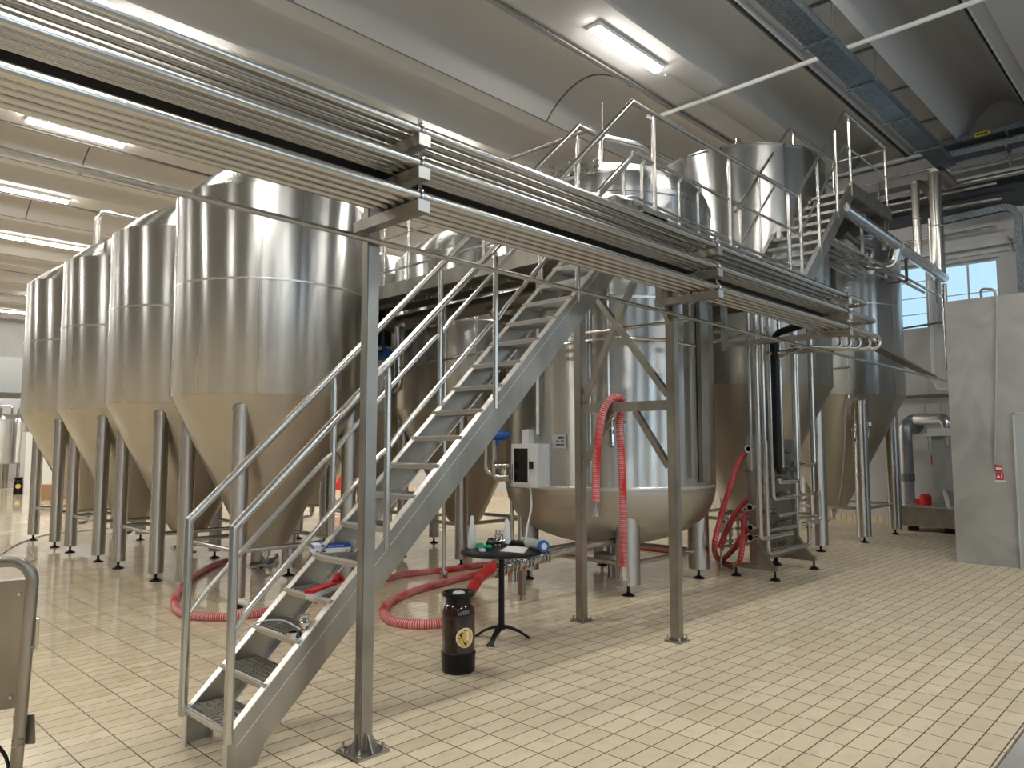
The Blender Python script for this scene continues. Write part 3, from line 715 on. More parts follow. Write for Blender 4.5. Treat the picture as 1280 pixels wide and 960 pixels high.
# under the platform: header duct, elbows, pipes
b = nb(); tube(b, [(6.15, 12.5, 3.22), (6.15, 5.0, 3.32)], .11, 20)
solo('header_pipe', b, 'dark_pipe_steel', 'thick dark pipe slung under the platform', 'pipe')
b = nb(); box(b, (5.74, 5.6, PZ-.145), (5.755, 9.2, PZ-.095))
for k in range(40): box(b, (5.72, 5.6+k*.09, PZ-.14), (5.76, 5.6+k*.09+.055, PZ-.10))
solo('perforated_rail', b, 'weld_steel', 'bright slotted rail under the platform above the thick dark pipe', 'rail')
b = nb(); q = at(497, 404, X=6.0)
tube(b, [q+Vector((1.2, -.9, .02)), q+Vector((.12, -.05, 0)), q, at(499, 485, X=6.0), at(480, 492, X=6.0)], .055, 14, .09)
solo('drop_pipe', b, 'pipe_steel', 'steel pipe turning down beside the foreground post, above the blue actuator', 'pipe')
b = nb(); tube(b, [at(484, 480, X=6.05), at(499, 480, X=6.05)], .02, 10); tube(b, [at(478, 493, X=6.0), at(490, 472, X=6.0), at(482, 472, X=6.0)], .03, 10, .05)
solo('small_elbow', b, 'polished_steel', 'small bent pipe just right of the foreground post', 'pipe')
q = at(480, 443, X=6.1); t = thing('valve_actuator', 'blue actuator with black motor half hidden by the foreground post', 'valve', tuple(q))
b = nb(); tube(b, [q-Vector((0, -.12, 0)), q+Vector((0, -.1, 0))], .075, 16); tube(b, [q, q+Vector((0, 0, .12))], .04, 12); obj('actuator', b, 'blue_plastic', t)
b = nb(); q2 = q+Vector((0, .03, .5)); tube(b, [q2-Vector((0, 0, .38)), q2+Vector((0, 0, .1))], .12, 20); obj('motor', b, 'black_rubber', t)
b = nb(); tube(b, [q2+Vector((0, -.12, -.1)), q2+Vector((0, .1, -.1))], .08, 16); obj('pump_head', b, 'frame_steel', t)
b = nb(); tube(b, [at(612, 385, D=8.5), at(622, 398, D=8.6), at(665, 400, D=9.4)], .05, 14, .08)
solo('pipe_elbow', b, 'dark_pipe_steel', 'bent brownish pipe elbow under the platform behind the stair', 'pipe')
b = nb(); tube(b, [at(500, 460, D=9.2), at(720, 418, D=7.6), at(860, 400, D=7.1)], .017, 8)
solo('sloping_pipe', b, 'pipe_steel', 'thin pipe running level past the round-bottomed vessel behind the stair', 'pipe')
for px, label in ((556, 'leftmost'), (640, 'middle'), (651, 'rightmost')):
    b = nb(); a = at(px, 500, D=8.9); tube(b, [(a.x, a.y, .12), (a.x, a.y, 3.3)], .022, 10); lathe(b, [(0, 0), (.05, 0), (.05, .12), (0, .12)], (a.x, a.y, 0), 12)
    solo('standing_pipe', b, 'pipe_steel', '%s of three thin upright pipes behind the stair, left of the round-bottomed vessel' % label, 'pipe')
b = nb(); a = at(556, 500, D=10.3)
# small tank body seen between treads
# ================================================================ UPPER STAIR AND PLATFORM
UZ = 5.2
t2 = thing('upper_stair', 'short steep steel stair from the platform up to the upper landing', 'stairs', (8.8, 3.95, PZ))
SX0, SX1 = 8.78, 10.58; sl2 = (5.27-3.58)/(SX1-SX0); PN2 = Vector((-sl2, 0, 1)).normalized()
for y in (3.63, 4.42):
    b = nb(); beam(b, (SX0+.03, y, 3.50), (SX1, y, 5.18), .03, .17, PN2); s = obj('stringer', b, 'frame_steel', t2)
    b = nb(); beam(b, (SX0, y+.01, 3.60), (SX1, y+.01, 5.28), .06, .008, PN2); obj('flange', b, 'weld_steel', s)
for i in range(9):
    z = 3.72+.178*i; x = SX0+(z-3.58)/sl2
    b = nb(); box(b, (x, 3.65, z-.03), (x+.2, 4.40, z)); box(b, (x-.004, 3.65, z-.035), (x+.004, 4.40, z+.004)); obj('tread', b, 'frame_steel', t2)
for y, lab in ((3.63, 0), (4.42, 1)):
    z0 = 4.6; x0_ = 8.67; x1_ = 10.36; z1_ = 6.23
    b = nb(); tube(b, [(x0_, y, z0), (x1_, y, z1_), (x1_+.05, y, z1_)], .021, 12); obj('handrail', b, 'rail_steel', t2)
    b = nb(); tube(b, [(x0_+.05, y, 4.13), (x1_, y, 5.75)], .015, 10); obj('middle_rail', b, 'rail_steel', t2)
    for x in (8.78, 9.35, 10.0):
        zt = z0+(x-x0_)*(z1_-z0)/(x1_-x0_); zb = 3.5+(x-SX0)*sl2
        b = nb(); tube(b, [(x, y, zb), (x, y, zt-.08), (x, y, zt)], .02, 12, rfun=lambda L_, q=zt-.08-zb: .02 if L_ < q+.001 else .01); obj('baluster', b, 'rail_steel', t2)
t3 = thing('upper_landing', 'small upper landing with checker-plate floor at the top right', 'platform', (10.6, 3.6, UZ))
b = nb(); box(b, (10.56, 3.65, UZ-.02), (12.1, 4.5, UZ)); obj('deck', b, 'deck_plate', t3)
b = nb(); box(b, (10.5, 3.60, UZ-.13), (12.15, 3.65, UZ+.06)); obj('edge_beam', b, 'frame_steel', t3)
b = nb(); box(b, (10.5, 4.5, UZ-.13), (12.15, 4.54, UZ+.04)); box(b, (12.12, 3.65, UZ-.28), (12.15, 4.5, UZ+.04)); box(b, (11.3, 3.65, UZ-.1), (11.35, 4.5, UZ-.02)); obj('frame', b, 'frame_steel', t3)
b = nb(); box(b, (12.0, 3.66, UZ-.6), (12.06, 3.72, UZ)); box(b, (12.0, 4.44, PZ), (12.06, 4.5, UZ)); obj('post', b, 'frame_steel', t3)
railing('', 'near railing of the upper landing at the top right', (10.36, 3.63, UZ), (12.1, 3.63, UZ), [1.03, .55], 3, [.1, .97])
railing('', 'far railing of the upper landing, behind the near one', (10.36, 4.42, UZ), (12.1, 4.42, UZ), [1.03, .55], 3, [.1, .97])
railing('', 'end railing across the far side of the upper landing', (12.1, 3.63, UZ), (12.1, 4.42, UZ), [1.0, .5], 2, [])

# silver insulated main along the trays
t = thing('insulated_main', 'shiny aluminium-clad pipe running out from the upper landing to the end wall', 'pipe', (10.35, 3.66, 4.84))
b = nb(); tube(b, [(10.3, 3.66, 4.85), (15.2, 3.66, 4.68)], .085, 24); obj('cladding', b, 'cladding_aluminium', t)
b = nb()
for x in (10.9, 12.6, 14.3): tube(b, [(x, 3.66, 4.85-.17*(x-10.3)/4.9), (x+.02, 3.66, 4.85-.17*(x-10.3)/4.9)], .088, 24)
obj('band', b, 'weld_steel', t)
b = nb(); tube(b, [(12.55, 3.68, 4.76), (12.55, 3.75, 4.45), (12.2, 3.95, 4.4)], .095, 18, .2); obj('elbow', b, 'pipe_steel', t)
# tray cage under it
for z, lab in ((4.43, 'upper'), (4.28, 'lower')):
    pass
t = thing('tray_cage', 'hanging cage of square bars carrying small pipes below the shiny main', 'rack', (10.4, 3.7, 4.3))
for x in (11.35, 13.4):
    b = nb(); zt = 4.75
    box(b, (x-.02, 3.76, 4.36), (x+.02, 3.80, 4.95)); box(b, (x-.02, 3.76, 4.34), (x+.02, 4.6, 4.38)); box(b, (x-.02, 4.56, 4.34), (x+.02, 4.6, 4.95)); obj('hanger', b, 'frame_steel', t)
b = nb(); box(b, (15.0, 3.72, 4.2), (15.04, 3.76, 4.7)); obj('hanger', b, 'frame_steel', t)
small = [('outermost', 3.78, 4.40, 15.6, .022), ('second', 3.9, 4.41, 14.8, .026), ('third', 4.02, 4.41, 13.0, .02), ('fourth', 4.14, 4.42, 12.3, .03), ('fifth', 4.28, 4.42, 12.8, .02), ('innermost', 4.4, 4.42, 13.5, .024)]
for n_, y, z, xe, r in small:
    b = nb(); tube(b, [(9.7, y, z+.03), (xe, y, z-.02)], r, 12)
    solo('tray_pipe', b, 'pipe_steel', '%s of the small pipes lying in the hanging cage by the end window' % n_, 'pipe', 'small pipes in the hanging cage')
for x, y, z, lab in ((11.8, 3.95, 4.62, 'left'), (13.0, 4.1, 4.62, 'right')):
    b = nb(); tube(b, [(x-.4, y+.1, z+.2), (x, y, z+.05), (x+.3, y-.05, z+.05), (x+.3, y, z-.2)], .05, 14, .1)
    solo('pipe_bend', b, 'frame_steel', '%s grey pipe bend hanging in the cage below the shiny main' % lab, 'pipe')
# dark flat tray running towards the wall from the end of the rack
t = thing('cable_ladder', 'dark cable ladder running from the pipe rack end to the end wall', 'cable tray', (9, 3.05, 3.0))
b = nb(); A = at(1075, 402, Y=3.2); Bq = at(1172, 433, Y=4.1); 
beam(b, (8.5, 3.12, 3.0), (11.2, 3.6, 3.0), .16, .03); beam(b, (11.2, 3.6, 3.0), (16.3, 4.2, 2.95), .16, .03); obj('tray', b, 'dark_pipe_steel', t)
b = nb()
for k in range(46):
    q = Vector((8.5, 3.2, 3.03)).lerp(Vector((11.2, 3.68, 3.03)), k/46); tube(b, [q, q+Vector((0, 0, .03))], .003, 4)
obj('wire_edge', b, 'frame_steel', t)
for a_, c_, lab in ((at(878, 432, D=9.), at(960, 410, D=9.4), 'low pipe crossing behind the pipe panel at the vessel edge'), (at(1018, 463, Y=4.3), at(1105, 455, Y=4.9), 'thin level bar between the pipe panel and the right tank')):
    b = nb(); tube(b, [a_, c_], .018, 8); solo('cross_pipe', b, 'pipe_steel', lab, 'pipe')

# ================================================================ PIPE PANEL with risers and feet
tm = thing('manifold_stand', 'free-standing steel pipe panel with U-bends on four black feet', 'pipe panel', (9.15, 4.2, 0))
b = nb(); box(b, (8.62, 4.24, .33), (9.72, 4.26, 1.68)); obj('panel_plate', b, 'frame_steel', tm)
for x in (8.60, 9.74):
    b = nb(); box(b, (x-.035, 4.2, .18), (x+.035, 4.3, 1.72 if x < 9 else 1.4)); obj('upright', b, 'frame_steel', tm)
    b = nb(); beam(b, (x, 3.98, .14), (x, 4.52, .14), .07, .06); fb = obj('base_beam', b, 'frame_steel', tm)
    b = nb(); A = [b.verts.new(v) for v in ((x-.03, 4.2, .17), (x-.03, 4.02, .17), (x-.03, 4.2, .42))]; B = [b.verts.new(v) for v in ((x+.03, 4.2, .17), (x+.03, 4.02, .17), (x+.03, 4.2, .42))]
    b.faces.new(A); b.faces.new(B[::-1])
    for i in range(3): b.faces.new((A[i], A[(i+1)%3], B[(i+1)%3], B[i]))
    obj('gusset', b, 'frame_steel', fb)
    for y in (4.0, 4.5):
        b = nb(); lathe(b, [(0, 0), (.06, 0), (.06, .015), (.03, .035), (.013, .045), (.013, .12), (0, .12)], (x, y, 0), 14); obj('foot', b, 'black_iron', fb)
b = nb(); box(b, (8.6, 4.22, .2), (9.74, 4.28, .32)); obj('cross_rail', b, 'frame_steel', tm)
# risers: (pixel column of the two limbs, height of the bend)
def riser(x0, zlow, x1=None, ztop1=None, r=.026, y=4.05, ztop=3.2):
    b = nb()
    if x1 is None: tube(b, [(x0, y, ztop), (x0, y, zlow), (x0+.05, 4.24, zlow)], r, 12, .05)
    else: tube(b, [(x0, y, ztop), (x0, y, zlow), (x1, y, zlow), (x1, y, ztop1)], r, 12, .06)
    obj('u_pipe', b, 'pipe_steel', tm)
riser(8.26, .52, 9.11, .53, .03, 4.0)
riser(8.44, .33, 9.62, .62, .027, 4.0, 1.65)
riser(8.61, .96, 9.25, .97, .028, 4.0)
riser(8.55, .58, 9.41, 3.2, .026, 4.06)
riser(9.32, 1.15, 8.79, 1.2, .028, 4.0)
riser(9.47, .74, 8.95, .75, .027, 4.08)
riser(9.86, 1.35, 9.49, 1.36, .027, 4.0)
riser(10.02, .60, 9.50, .61, .026, 4.02, 1.0)
riser(10.0, .96, 9.5, 1.0, .024, 4.08)
riser(9.12, 1.3, None, None, .024, 4.1)
riser(9.6, 1.3, None, None, .02, 4.12)
riser(9.72, .9, None, None, .024, 4.14)
riser(8.36, 1.3, None, None, .018, 4.14)
rnd = random.Random(3)
for z in (.38, .55, .62, .80, .98, 1.16, 1.35, 1.5):
    for x in (8.75, 8.92, 9.1, 9.3):
        if rnd.random() < .3: continue
        b = nb(); x_ = x+rnd.uniform(-.04, .04); z_ = z+rnd.uniform(-.02, .02)
        tube(b, [(x_-.06, 4.17, z_), (x_+.06, 4.17, z_)], .018, 8); tube(b, [(x_, 4.24, z_), (x_, 4.10, z_)], .016, 8)
        for dx_ in (-.055, .0, .05): tube(b, [(x_+dx_, 4.17, z_), (x_+dx_+.012, 4.17, z_)], .032, 10)
        obj('valve', b, 'polished_steel', tm)
b = nb()
for z in (1.56, .86, .62, .5):
    tube(b, [(8.56, 4.22, z), (8.44, 4.22, z)], .03, 10); tube(b, [(8.47, 4.22, z), (8.44, 4.22, z)], .045, 12)
obj('side_port', b, 'polished_steel', tm)
# valve bank standing behind the hoses
t = thing('valve_bank', 'low bank of upright chrome valves behind the red hoses of the pipe panel', 'valves', tuple(at(915, 668, Z=0)))
for px, D_ in ((902, 9.6), (912, 9.8), (922, 9.9), (932, 10.), (940, 9.7)):
    q = at(px, 640, D=D_); b = nb(); tube(b, [(q.x, q.y, .25), (q.x, q.y, .75)], .02, 8)
    for z in (.35, .5, .62, .74): lathe(b, [(0, z-.02), (.045, z-.015), (.045, z+.015), (0, z+.02)], (q.x, q.y, 0), 12)
    obj('valve', b, 'polished_steel', t)
b = nb(); a = at(900, 640, D=9.6); c = at(942, 640, D=9.9); tube(b, [(a.x, a.y, .72), (c.x, c.y, .72)], .02, 8); tube(b, [(a.x, a.y, .3), (c.x, c.y, .3)], .02, 8)
for q in (a, c): tube(b, [(q.x, q.y, 0), (q.x, q.y, .3)], .012, 8)
obj('header', b, 'pipe_steel', t)

# ================================================================ HOSES
def hose(pts, r, m, label, n=10, ends=(), name='hose', raw=False):
    t = thing(name, label, 'hose', tuple(pts[0]))
    b = nb(); P_ = spline(pts, n); tube(b, P_, r, 12); obj('hose_tube', b, m, t)
    for e in ends:
        p0 = P_[0] if e == 0 else P_[-1]; d = (P_[0]-P_[1]).normalized() if e == 0 else (P_[-1]-P_[-2]).normalized()
        b = nb(); tube(b, [p0-d*.03, p0+d*.07], r*1.15, 14); tube(b, [p0+d*.07, p0+d*.09], r*1.6, 14); obj('coupling', b, 'polished_steel', t)
    return t
hz = .035
hose([at(745, 632, X=5.30), at(745, 600, X=5.30), at(747, 560, X=5.30), at(751, 527, X=5.31), at(757, 508, X=5.35), Vector((5.42, 3.99, 2.03)), Vector((5.5, 3.95, 1.99)), at(774, 530, X=5.52), at(777, 570, X=5.53), at(779, 630, X=5.55), at(779, 690, X=5.55), at(779, 712, X=5.55)],
     .034, 'red_hose', 'red and white hose hung over the cross beam of the two-post frame', ends=(0, 1))
F_ = lambda x, y: at(x, y, Z=hz)
hose([F_(300, 697)+Vector((0, 0, .02)), F_(268, 706), F_(240, 722), F_(222, 742), F_(219, 758), F_(232, 768), F_(262, 771), F_(300, 770), F_(340, 763), F_(385, 752), F_(440, 735), F_(500, 719), F_(560, 712), F_(620, 703), F_(650, 694)],
     .038, 'red_hose', 'red hose looping over the floor left of the stair foot and on behind the post', ends=(0,))
hose([F_(640, 706), F_(600, 716), F_(560, 727), F_(520, 738), F_(492, 750), F_(480, 762), F_(486, 774), F_(510, 780), F_(545, 780), F_(572, 775)],
     .042, 'red_hose', 'red hose curled in a loop on the floor behind the brown keg')
e = at(618, 708, D=7.0)
hose([at(588, 741, Z=.05), at(592, 733, D=6.5), at(600, 722, D=6.7), at(612, 712, D=6.9), e], .05, 'smooth_red_hose', 'smooth thick red hose end rising behind the keg to a chrome coupling', ends=(1,))
hose([at(938, 562, D=9.2), at(925, 575, D=9.1), at(912, 610, D=8.95), at(900, 650, D=8.9), at(893, 685, D=8.8), at(900, 700, Z=.05), at(915, 706, Z=.04), at(925, 700, D=8.9), at(929, 665, D=9.), at(930, 645, D=9.05), at(940, 640, D=9.1)],
     .033, 'plain_red_hose', 'longest red hose hanging in a deep loop at the side of the pipe panel')
hose([at(940, 622, D=9.2), at(928, 630, D=9.2), at(912, 655, D=9.2), at(899, 685, D=9.2)], .035, 'plain_red_hose', 'short red hose curving down from the middle port of the pipe panel')
hose([at(941, 660, D=9.2), at(930, 666, D=9.2), at(918, 685, D=9.25), at(902, 700, Z=.04), at(895, 696, Z=.04)], .035, 'plain_red_hose', 'lowest red hose at the side of the pipe panel, touching the floor')
hose([F_(690, 690)+Vector((0, 0, 0)), F_(730, 684), F_(790, 684), F_(850, 690), F_(880, 692)], .035, 'red_hose', 'red hose lying on the floor under the round-bottomed vessel')
# low pipework line from the table to under the vessel
t = thing('transfer_line', 'low line of chrome valves and pipe on short legs running under the vessel', 'pipework', tuple(at(655, 750, Z=0)))
b = nb(); A = at(614, 716, D=6.9); Bq = at(700, 690, D=7.6); C2 = at(800, 670, D=8.3)
tube(b, [A, Bq, C2], .038, 14); tube(b, [A+Vector((.2, .3, .0)), C2+Vector((.2, .4, 0))], .02, 8); obj('pipe', b, 'pipe_steel', t)
for k in (.12, .3, .5, .75):
    q = A.lerp(Bq, k); b = nb(); d = (Bq-A).normalized()
    for s_ in (-.05, 0, .05): tube(b, [q+d*(s_-.01), q+d*(s_+.01)], .06, 14)
    tube(b, [q, q+Vector((0, 0, .09))], .018, 8); obj('valve', b, 'polished_steel', t)
q = at(653, 700, D=7.1); gq = at(653, 750, Z=0)
b = nb(); box(b, (gq.x-.03, gq.y-.03, .05), (gq.x+.03, gq.y+.03, q.z)); lathe(b, [(0, 0), (.03, 0), (.02, .05), (0, .05)], (gq.x, gq.y, 0), 10); obj('support_leg', b, 'frame_steel', t)

# fittings on the floor by the nearest tank
t = thing('valve_fitting', 'chrome valve fitting with blue handle lying on the floor behind the stair foot', 'valve', tuple(at(330, 712, Z=0)))
b = nb(); q = at(318, 706, Z=.06)
tube(b, [q, at(330, 700, Z=.05), at(345, 698, Z=.05)], .022, 10); tube(b, [at(318, 700, Z=.1), at(322, 713, Z=.03)], .025, 10)
for px, py in ((316, 702), (322, 711), (338, 702), (346, 695), (328, 695)): c_ = at(px, py, Z=.05); tube(b, [c_-Vector((.012, 0, 0)), c_+Vector((.012, 0, 0))], .04, 12)
obj('fitting', b, 'polished_steel', t)
b = nb(); tube(b, [at(322, 707, Z=.08), at(342, 702, Z=.08)], .018, 8); obj('handle', b, 'blue_plastic', t)
# ================================================================ TABLE, KEG AND SMALL THINGS
tx, ty, TZ = 4.44, 4.44, .725
q = at(634, 690, Z=TZ); tcx, tcy = q.x, q.y
tcx, tcy = tx, ty
t = thing('bistro_table', 'small round black bistro table on a cast-iron foot', 'table', (tcx, tcy, 0))
b = nb(); lathe(b, [(0, TZ-.022), (.33, TZ-.022), (.342, TZ-.015), (.342, TZ-.004), (.334, TZ), (0, TZ)], (tcx, tcy, 0), 64); obj('table_top', b, 'black_iron', t)
b = nb(); lathe(b, [(0, .08), (.03, .08), (.026, .14), (.024, TZ-.06), (.07, TZ-.022), (0, TZ-.022)], (tcx, tcy, 0), 20); obj('pole', b, 'black_iron', t)
for ang in (108, 203, 322):
    a = math.radians(ang); d = Vector((math.cos(a), math.sin(a), 0)); c = Vector((tcx, tcy, 0)); s = Vector((-d.y, d.x, 0))
    b = nb(); prf = [(0, .12, .05), (.06, .11, .045), (.15, .075, .03), (.21, .035, .035), (.24, .012, .06)]
    prev = None
    for r, z, wd in prf:
        ring = [b.verts.new(c+d*r+s*wd*.6+Vector((0, 0, z))), b.verts.new(c+d*r-s*wd*.6+Vector((0, 0, z))), b.verts.new(c+d*r-s*wd*.6+Vector((0, 0, max(z-.022, 0)))), b.verts.new(c+d*r+s*wd*.6+Vector((0, 0, max(z-.022, 0))))]
        if prev:
            for i in range(4): b.faces.new((prev[i], prev[(i+1) % 4], ring[(i+1) % 4], ring[i]))
        else: b.faces.new(ring)
        prev = ring
    b.faces.new(prev[::-1]); obj('foot', b, 'black_iron', t)
# things on the table
def onT(px, py):
    p = at(px, py, Z=TZ); d = Vector((p.x-tcx, p.y-tcy, 0))
    if d.length > .3: p = Vector((tcx, tcy, TZ))+d.normalized()*.3
    return p
def bottle(px, py, h, label):
    p = onT(px, py); t = thing('squeeze_bottle', label, 'bottle', (p.x, p.y, TZ))
    b = nb(); lathe(b, [(0, TZ), (.034, TZ), (.036, TZ+.01), (.034, TZ+h*.45), (.026, TZ+h*.62), (.017, TZ+h*.78), (.015, TZ+h*.82)], (p.x, p.y, 0), 24); obj('body', b, 'bottle_plastic', t)
    b = nb(); lathe(b, [(.019, TZ+h*.82), (.019, TZ+h*.9), (.012, TZ+h*.97), (.006, TZ+h), (0, TZ+h)], (p.x, p.y, 0), 20); obj('cap', b, 'white_plastic', t)
bottle(589, 685, .275, 'tall white plastic bottle at the left edge of the black table')
bottle(637, 679, .235, 'white plastic bottle in the middle of the black table')
def fitting(px, py, label, hh, rr_, axis):
    p = onT(px, py)+Vector((0, 0, rr_)); t = thing('pipe_fitting', label, 'fitting', (p.x, p.y, TZ))
    b = nb(); d = Vector(axis).normalized(); tube(b, [p-d*hh, p+d*hh], rr_*.55, 14)
    for k in (-1, -.3, .5, 1): tube(b, [p+d*(hh*k-.008), p+d*(hh*k+.008)], rr_, 18)
    obj('body', b, 'polished_steel', t)
    b = nb(); tube(b, [p-d*(hh+.012), p-d*(hh+.0085)], rr_*.4, 12); obj('bore_shade', b, 'black_rubber', t)  # solid black disc standing for the shade inside the mouth
    return p
fitting(613, 684, 'round-mouthed chrome fitting on the black table facing the camera', .045, .036, (.75, .6, .1))
p = fitting(624, 680, 'chrome valve with upright prongs beside the round-mouthed fitting', .05, .032, (.4, -.9, 0))
b = nb()
for dx_ in (-.03, 0, .03): q = p+Vector((dx_*.7, -dx_*.7, .02)); tube(b, [q, q+Vector((dx_*.2, 0, .085))], .009, 8); tube(b, [q+Vector((0, 0, .03)), q+Vector((0, 0, .045))], .02, 10)
solo('valve_prongs', b, 'polished_steel', 'three-pronged chrome valve top standing on the black table', 'fitting')
p = onT(602, 687); b = nb()
for dx_, dy_, dz_ in ((0, 0, .012), (.05, -.03, .018), (.02, .04, .03), (-.03, -.02, .015)): lathe(b, [(0, -.014), (.03, -.012), (.034, 0), (.026, .014), (0, .017)], (p.x+dx_, p.y+dy_, TZ+dz_+.004), 9)
solo('rubber_glove', b, 'green_rubber', 'crumpled green rubber piece at the foot of the tall white bottle', 'glove')
b = nb(); p = onT(603, 689); box(b, (p.x-.02, p.y-.02, TZ), (p.x+.02, p.y+.02, TZ+.02)); solo('plastic_cap', b, 'white_plastic', 'tiny white cap in front of the green rubber piece', 'cap')  # small loose plastic cap, drawn as a plain block
b = nb(); A = [onT(625, 689), onT(655, 692), onT(661, 685), onT(636, 683)]
vs = [b.verts.new(v+Vector((0, 0, .001))) for v in A]; vs2 = [b.verts.new(v+Vector((0, 0, .005))) for v in A]; b.faces.new(vs[::-1]); b.faces.new(vs2)
for i in range(4): b.faces.new((vs[i], vs[(i+1) % 4], vs2[(i+1) % 4], vs2[i]))
solo('paper_sheet', b, 'paper', 'white sheet of paper at the front of the black table', 'paper')
b = nb(); tube(b, spline([onT(640, 682)+Vector((0, 0, .02)), onT(650, 680)+Vector((0, 0, .035)), onT(656, 677)+Vector((0, 0, .03)), onT(668, 682)+Vector((0, 0, .03))], 6), .022, 10)
tube(b, spline([onT(630, 683)+Vector((0, 0, .015)), onT(645, 681)+Vector((0, 0, .02)), onT(660, 680)+Vector((0, 0, .045))], 5), .013, 8)
solo('clamp_tool', b, 'black_rubber', 'black cable and tool bundle lying on the black table', 'tool')
t = thing('sensor_head', 'grey cylindrical instrument with blue end cap on the right of the black table', 'instrument', (onT(672, 690).x, onT(672, 690).y, TZ))
A = at(660, 684, Z=TZ)+Vector((0, 0, .045)); Bq = at(678, 690, Z=TZ)+Vector((0, 0, .05))
b = nb(); tube(b, [A, Bq], .04, 20); obj('body', b, 'grey_plastic', t)
d = (Bq-A).normalized(); b = nb(); tube(b, [Bq, Bq+d*.035], .048, 24); obj('end_cap', b, 'blue_plastic', t)
b = nb(); tube(b, [Bq+d*.035, Bq+d*.038], .026, 20); obj('cap_face', b, 'light_box_print', t)
# keg
q = at(572, 843, Z=0); kx, ky = q.x+.06, q.y+.06
t = thing('beer_keg', 'brown plastic keg with black collar and round gold emblem', 'keg', (kx, ky, 0))
b = nb(); lathe(b, [(0, .002), (.112, .002), (.118, .02), (.122, .12), (.124, .125), (.124, .14), (.118, .145), (0, .145)], (kx, ky, 0), 48); obj('base_cup', b, 'black_rubber', t)
b = nb(); lathe(b, [(0, .14), (.117, .142), (.118, .40), (.113, .43), (.098, .46), (.088, .475), (0, .478)], (kx, ky, 0), 48); obj('body', b, 'amber_plastic', t)
b = nb(); lathe(b, [(0, .47), (.09, .47), (.09, .52), (.115, .528), (.118, .532), (.118, .552), (.112, .556), (.095, .552), (.085, .53), (0, .53)], (kx, ky, 0), 48); obj('collar', b, 'black_rubber', t)
b = nb(); lathe(b, [(0, .53), (.045, .53), (.043, .55), (.03, .556), (0, .557)], (kx, ky, 0), 24); obj('cap', b, 'white_plastic', t)
az = math.atan2(-ky, -kx)+.42
def patch(poly, r, th=.0008, name='emblem', m='gold_print', par=None, cz=.255):
    b = nb(); f = []
    for layer in (0, 1):
        f.append([b.verts.new((kx+(r+layer*th)*math.cos(az+u/r), ky+(r+layer*th)*math.sin(az+u/r), cz+v)) for u, v in poly])
    b.faces.new(f[1]); b.faces.new(f[0][::-1]); n = len(poly)
    for i in range(n): b.faces.new((f[0][i], f[0][(i+1) % n], f[1][(i+1) % n], f[1][i]))
    bmesh.ops.triangulate(b, faces=[x for x in b.faces if len(x.verts) > 4])
    return obj(name, b, m, par)
def discpatch(rad, r, name, m, par, cz=.255):
    b = nb(); grid = {}
    n = 14
    rings = [[(0, 0)]]+[[(rad*k/5*math.cos(2*PI*i/28), rad*k/5*math.sin(2*PI*i/28)) for i in range(28)] for k in range(1, 6)]
    V = [[b.verts.new((kx+r*math.cos(az+u/r), ky+r*math.sin(az+u/r), cz+v)) for u, v in ring] for ring in rings]
    for i in range(28): b.faces.new((V[0][0], V[1][i], V[1][(i+1) % 28]))
    for k in range(1, 5):
        for i in range(28): b.faces.new((V[k][i], V[k][(i+1) % 28], V[k+1][(i+1) % 28], V[k+1][i]))
    return obj(name, b, m, par)
em = discpatch(.069, .1195, 'emblem', 'pale_print', t); em['label'] = 'round gold and black emblem'
discpatch(.056, .1200, 'emblem_disc', 'gold_print', em)
def tri(pts, m, r=.1204, nm='emblem_mark'): patch(pts, r, .0004, nm, m, em)
tri([(.005, .04), (.028, .043), (.03, -.02), (.02, -.03)], 'pale_print')
tri([(-.02, .048), (.012, .05), (.022, -.012), (.012, -.02)], 'pale_print', .1202)
tri([(-.045, .025), (-.033, .034), (.012, -.045), (-.004, -.05), (-.006, -.04)], 'black_print', .1207)
tri([(-.026, .036), (-.018, .039), (.024, -.028), (.018, -.036)], 'black_print', .1207)
tri([(-.012, .053), (.014, .056), (.012, .05), (-.008, .047)], 'black_print', .1207)
tri([(-.054, -.002), (-.034, .0), (-.034, -.004), (-.05, -.006)], 'black_print', .1207)
for k in range(7):
    a = -PI/2+(k-3)*.2; tri([(.062*math.cos(a)-.003, .062*math.sin(a)-.003), (.062*math.cos(a)+.003, .062*math.sin(a)-.003), (.062*math.cos(a)+.003, .062*math.sin(a)+.003), (.062*math.cos(a)-.003, .062*math.sin(a)+.003)], 'black_print', .1203, 'emblem_letter')

# things left on the treads
def tread_top(i): return TR+RI*i
z = tread_top(4)
t = thing('glove_box', 'flat blue and white carton lying on a stair tread', 'box', (2.62, 4.0, z))
A = at(391, 692, Z=z); A.z = z
u = (at(442, 689, Z=z)-A); u.z = 0; u.normalize(); v = Vector((-u.y, u.x, 0))
def obox(b, c, u, v, lu, lv, h, z0=0):
    V = []
    for zz in (z0, z0+h):
        for (i, j) in ((0, 0), (1, 0), (1, 1), (0, 1)): V.append(b.verts.new(c+u*(i*lu)+v*(j*lv)+Vector((0, 0, zz))))
    for f in ((3,2,1,0),(4,5,6,7),(0,1,5,4),(1,2,6,5),(2,3,7,6),(3,0,4,7)): b.faces.new([V[i] for i in f])
b = nb(); obox(b, A, u, v, .235, .12, .028); obj('carton', b, 'paper', t)
b = nb(); obox(b, A, u, v, .236, .1205, .022, .0275); obj('lid', b, 'blue_plastic', t)
b = nb(); obox(b, A-v*.001+u*.004, u, v, .05, .12, .023, .0275)
for k in range(6): obox(b, A+u*(.09+.018*k)-v*.0012, u, v, .01, .001, .006, .036)
obj('print_panel', b, 'light_box_print', t)
b = nb()
for k in (.02, .06, .20): obox(b, A+u*k-v*.0012, u, v, .018, .001, .007, .006)
obj('dark_print', b, 'black_print', t)
z = tread_top(3)
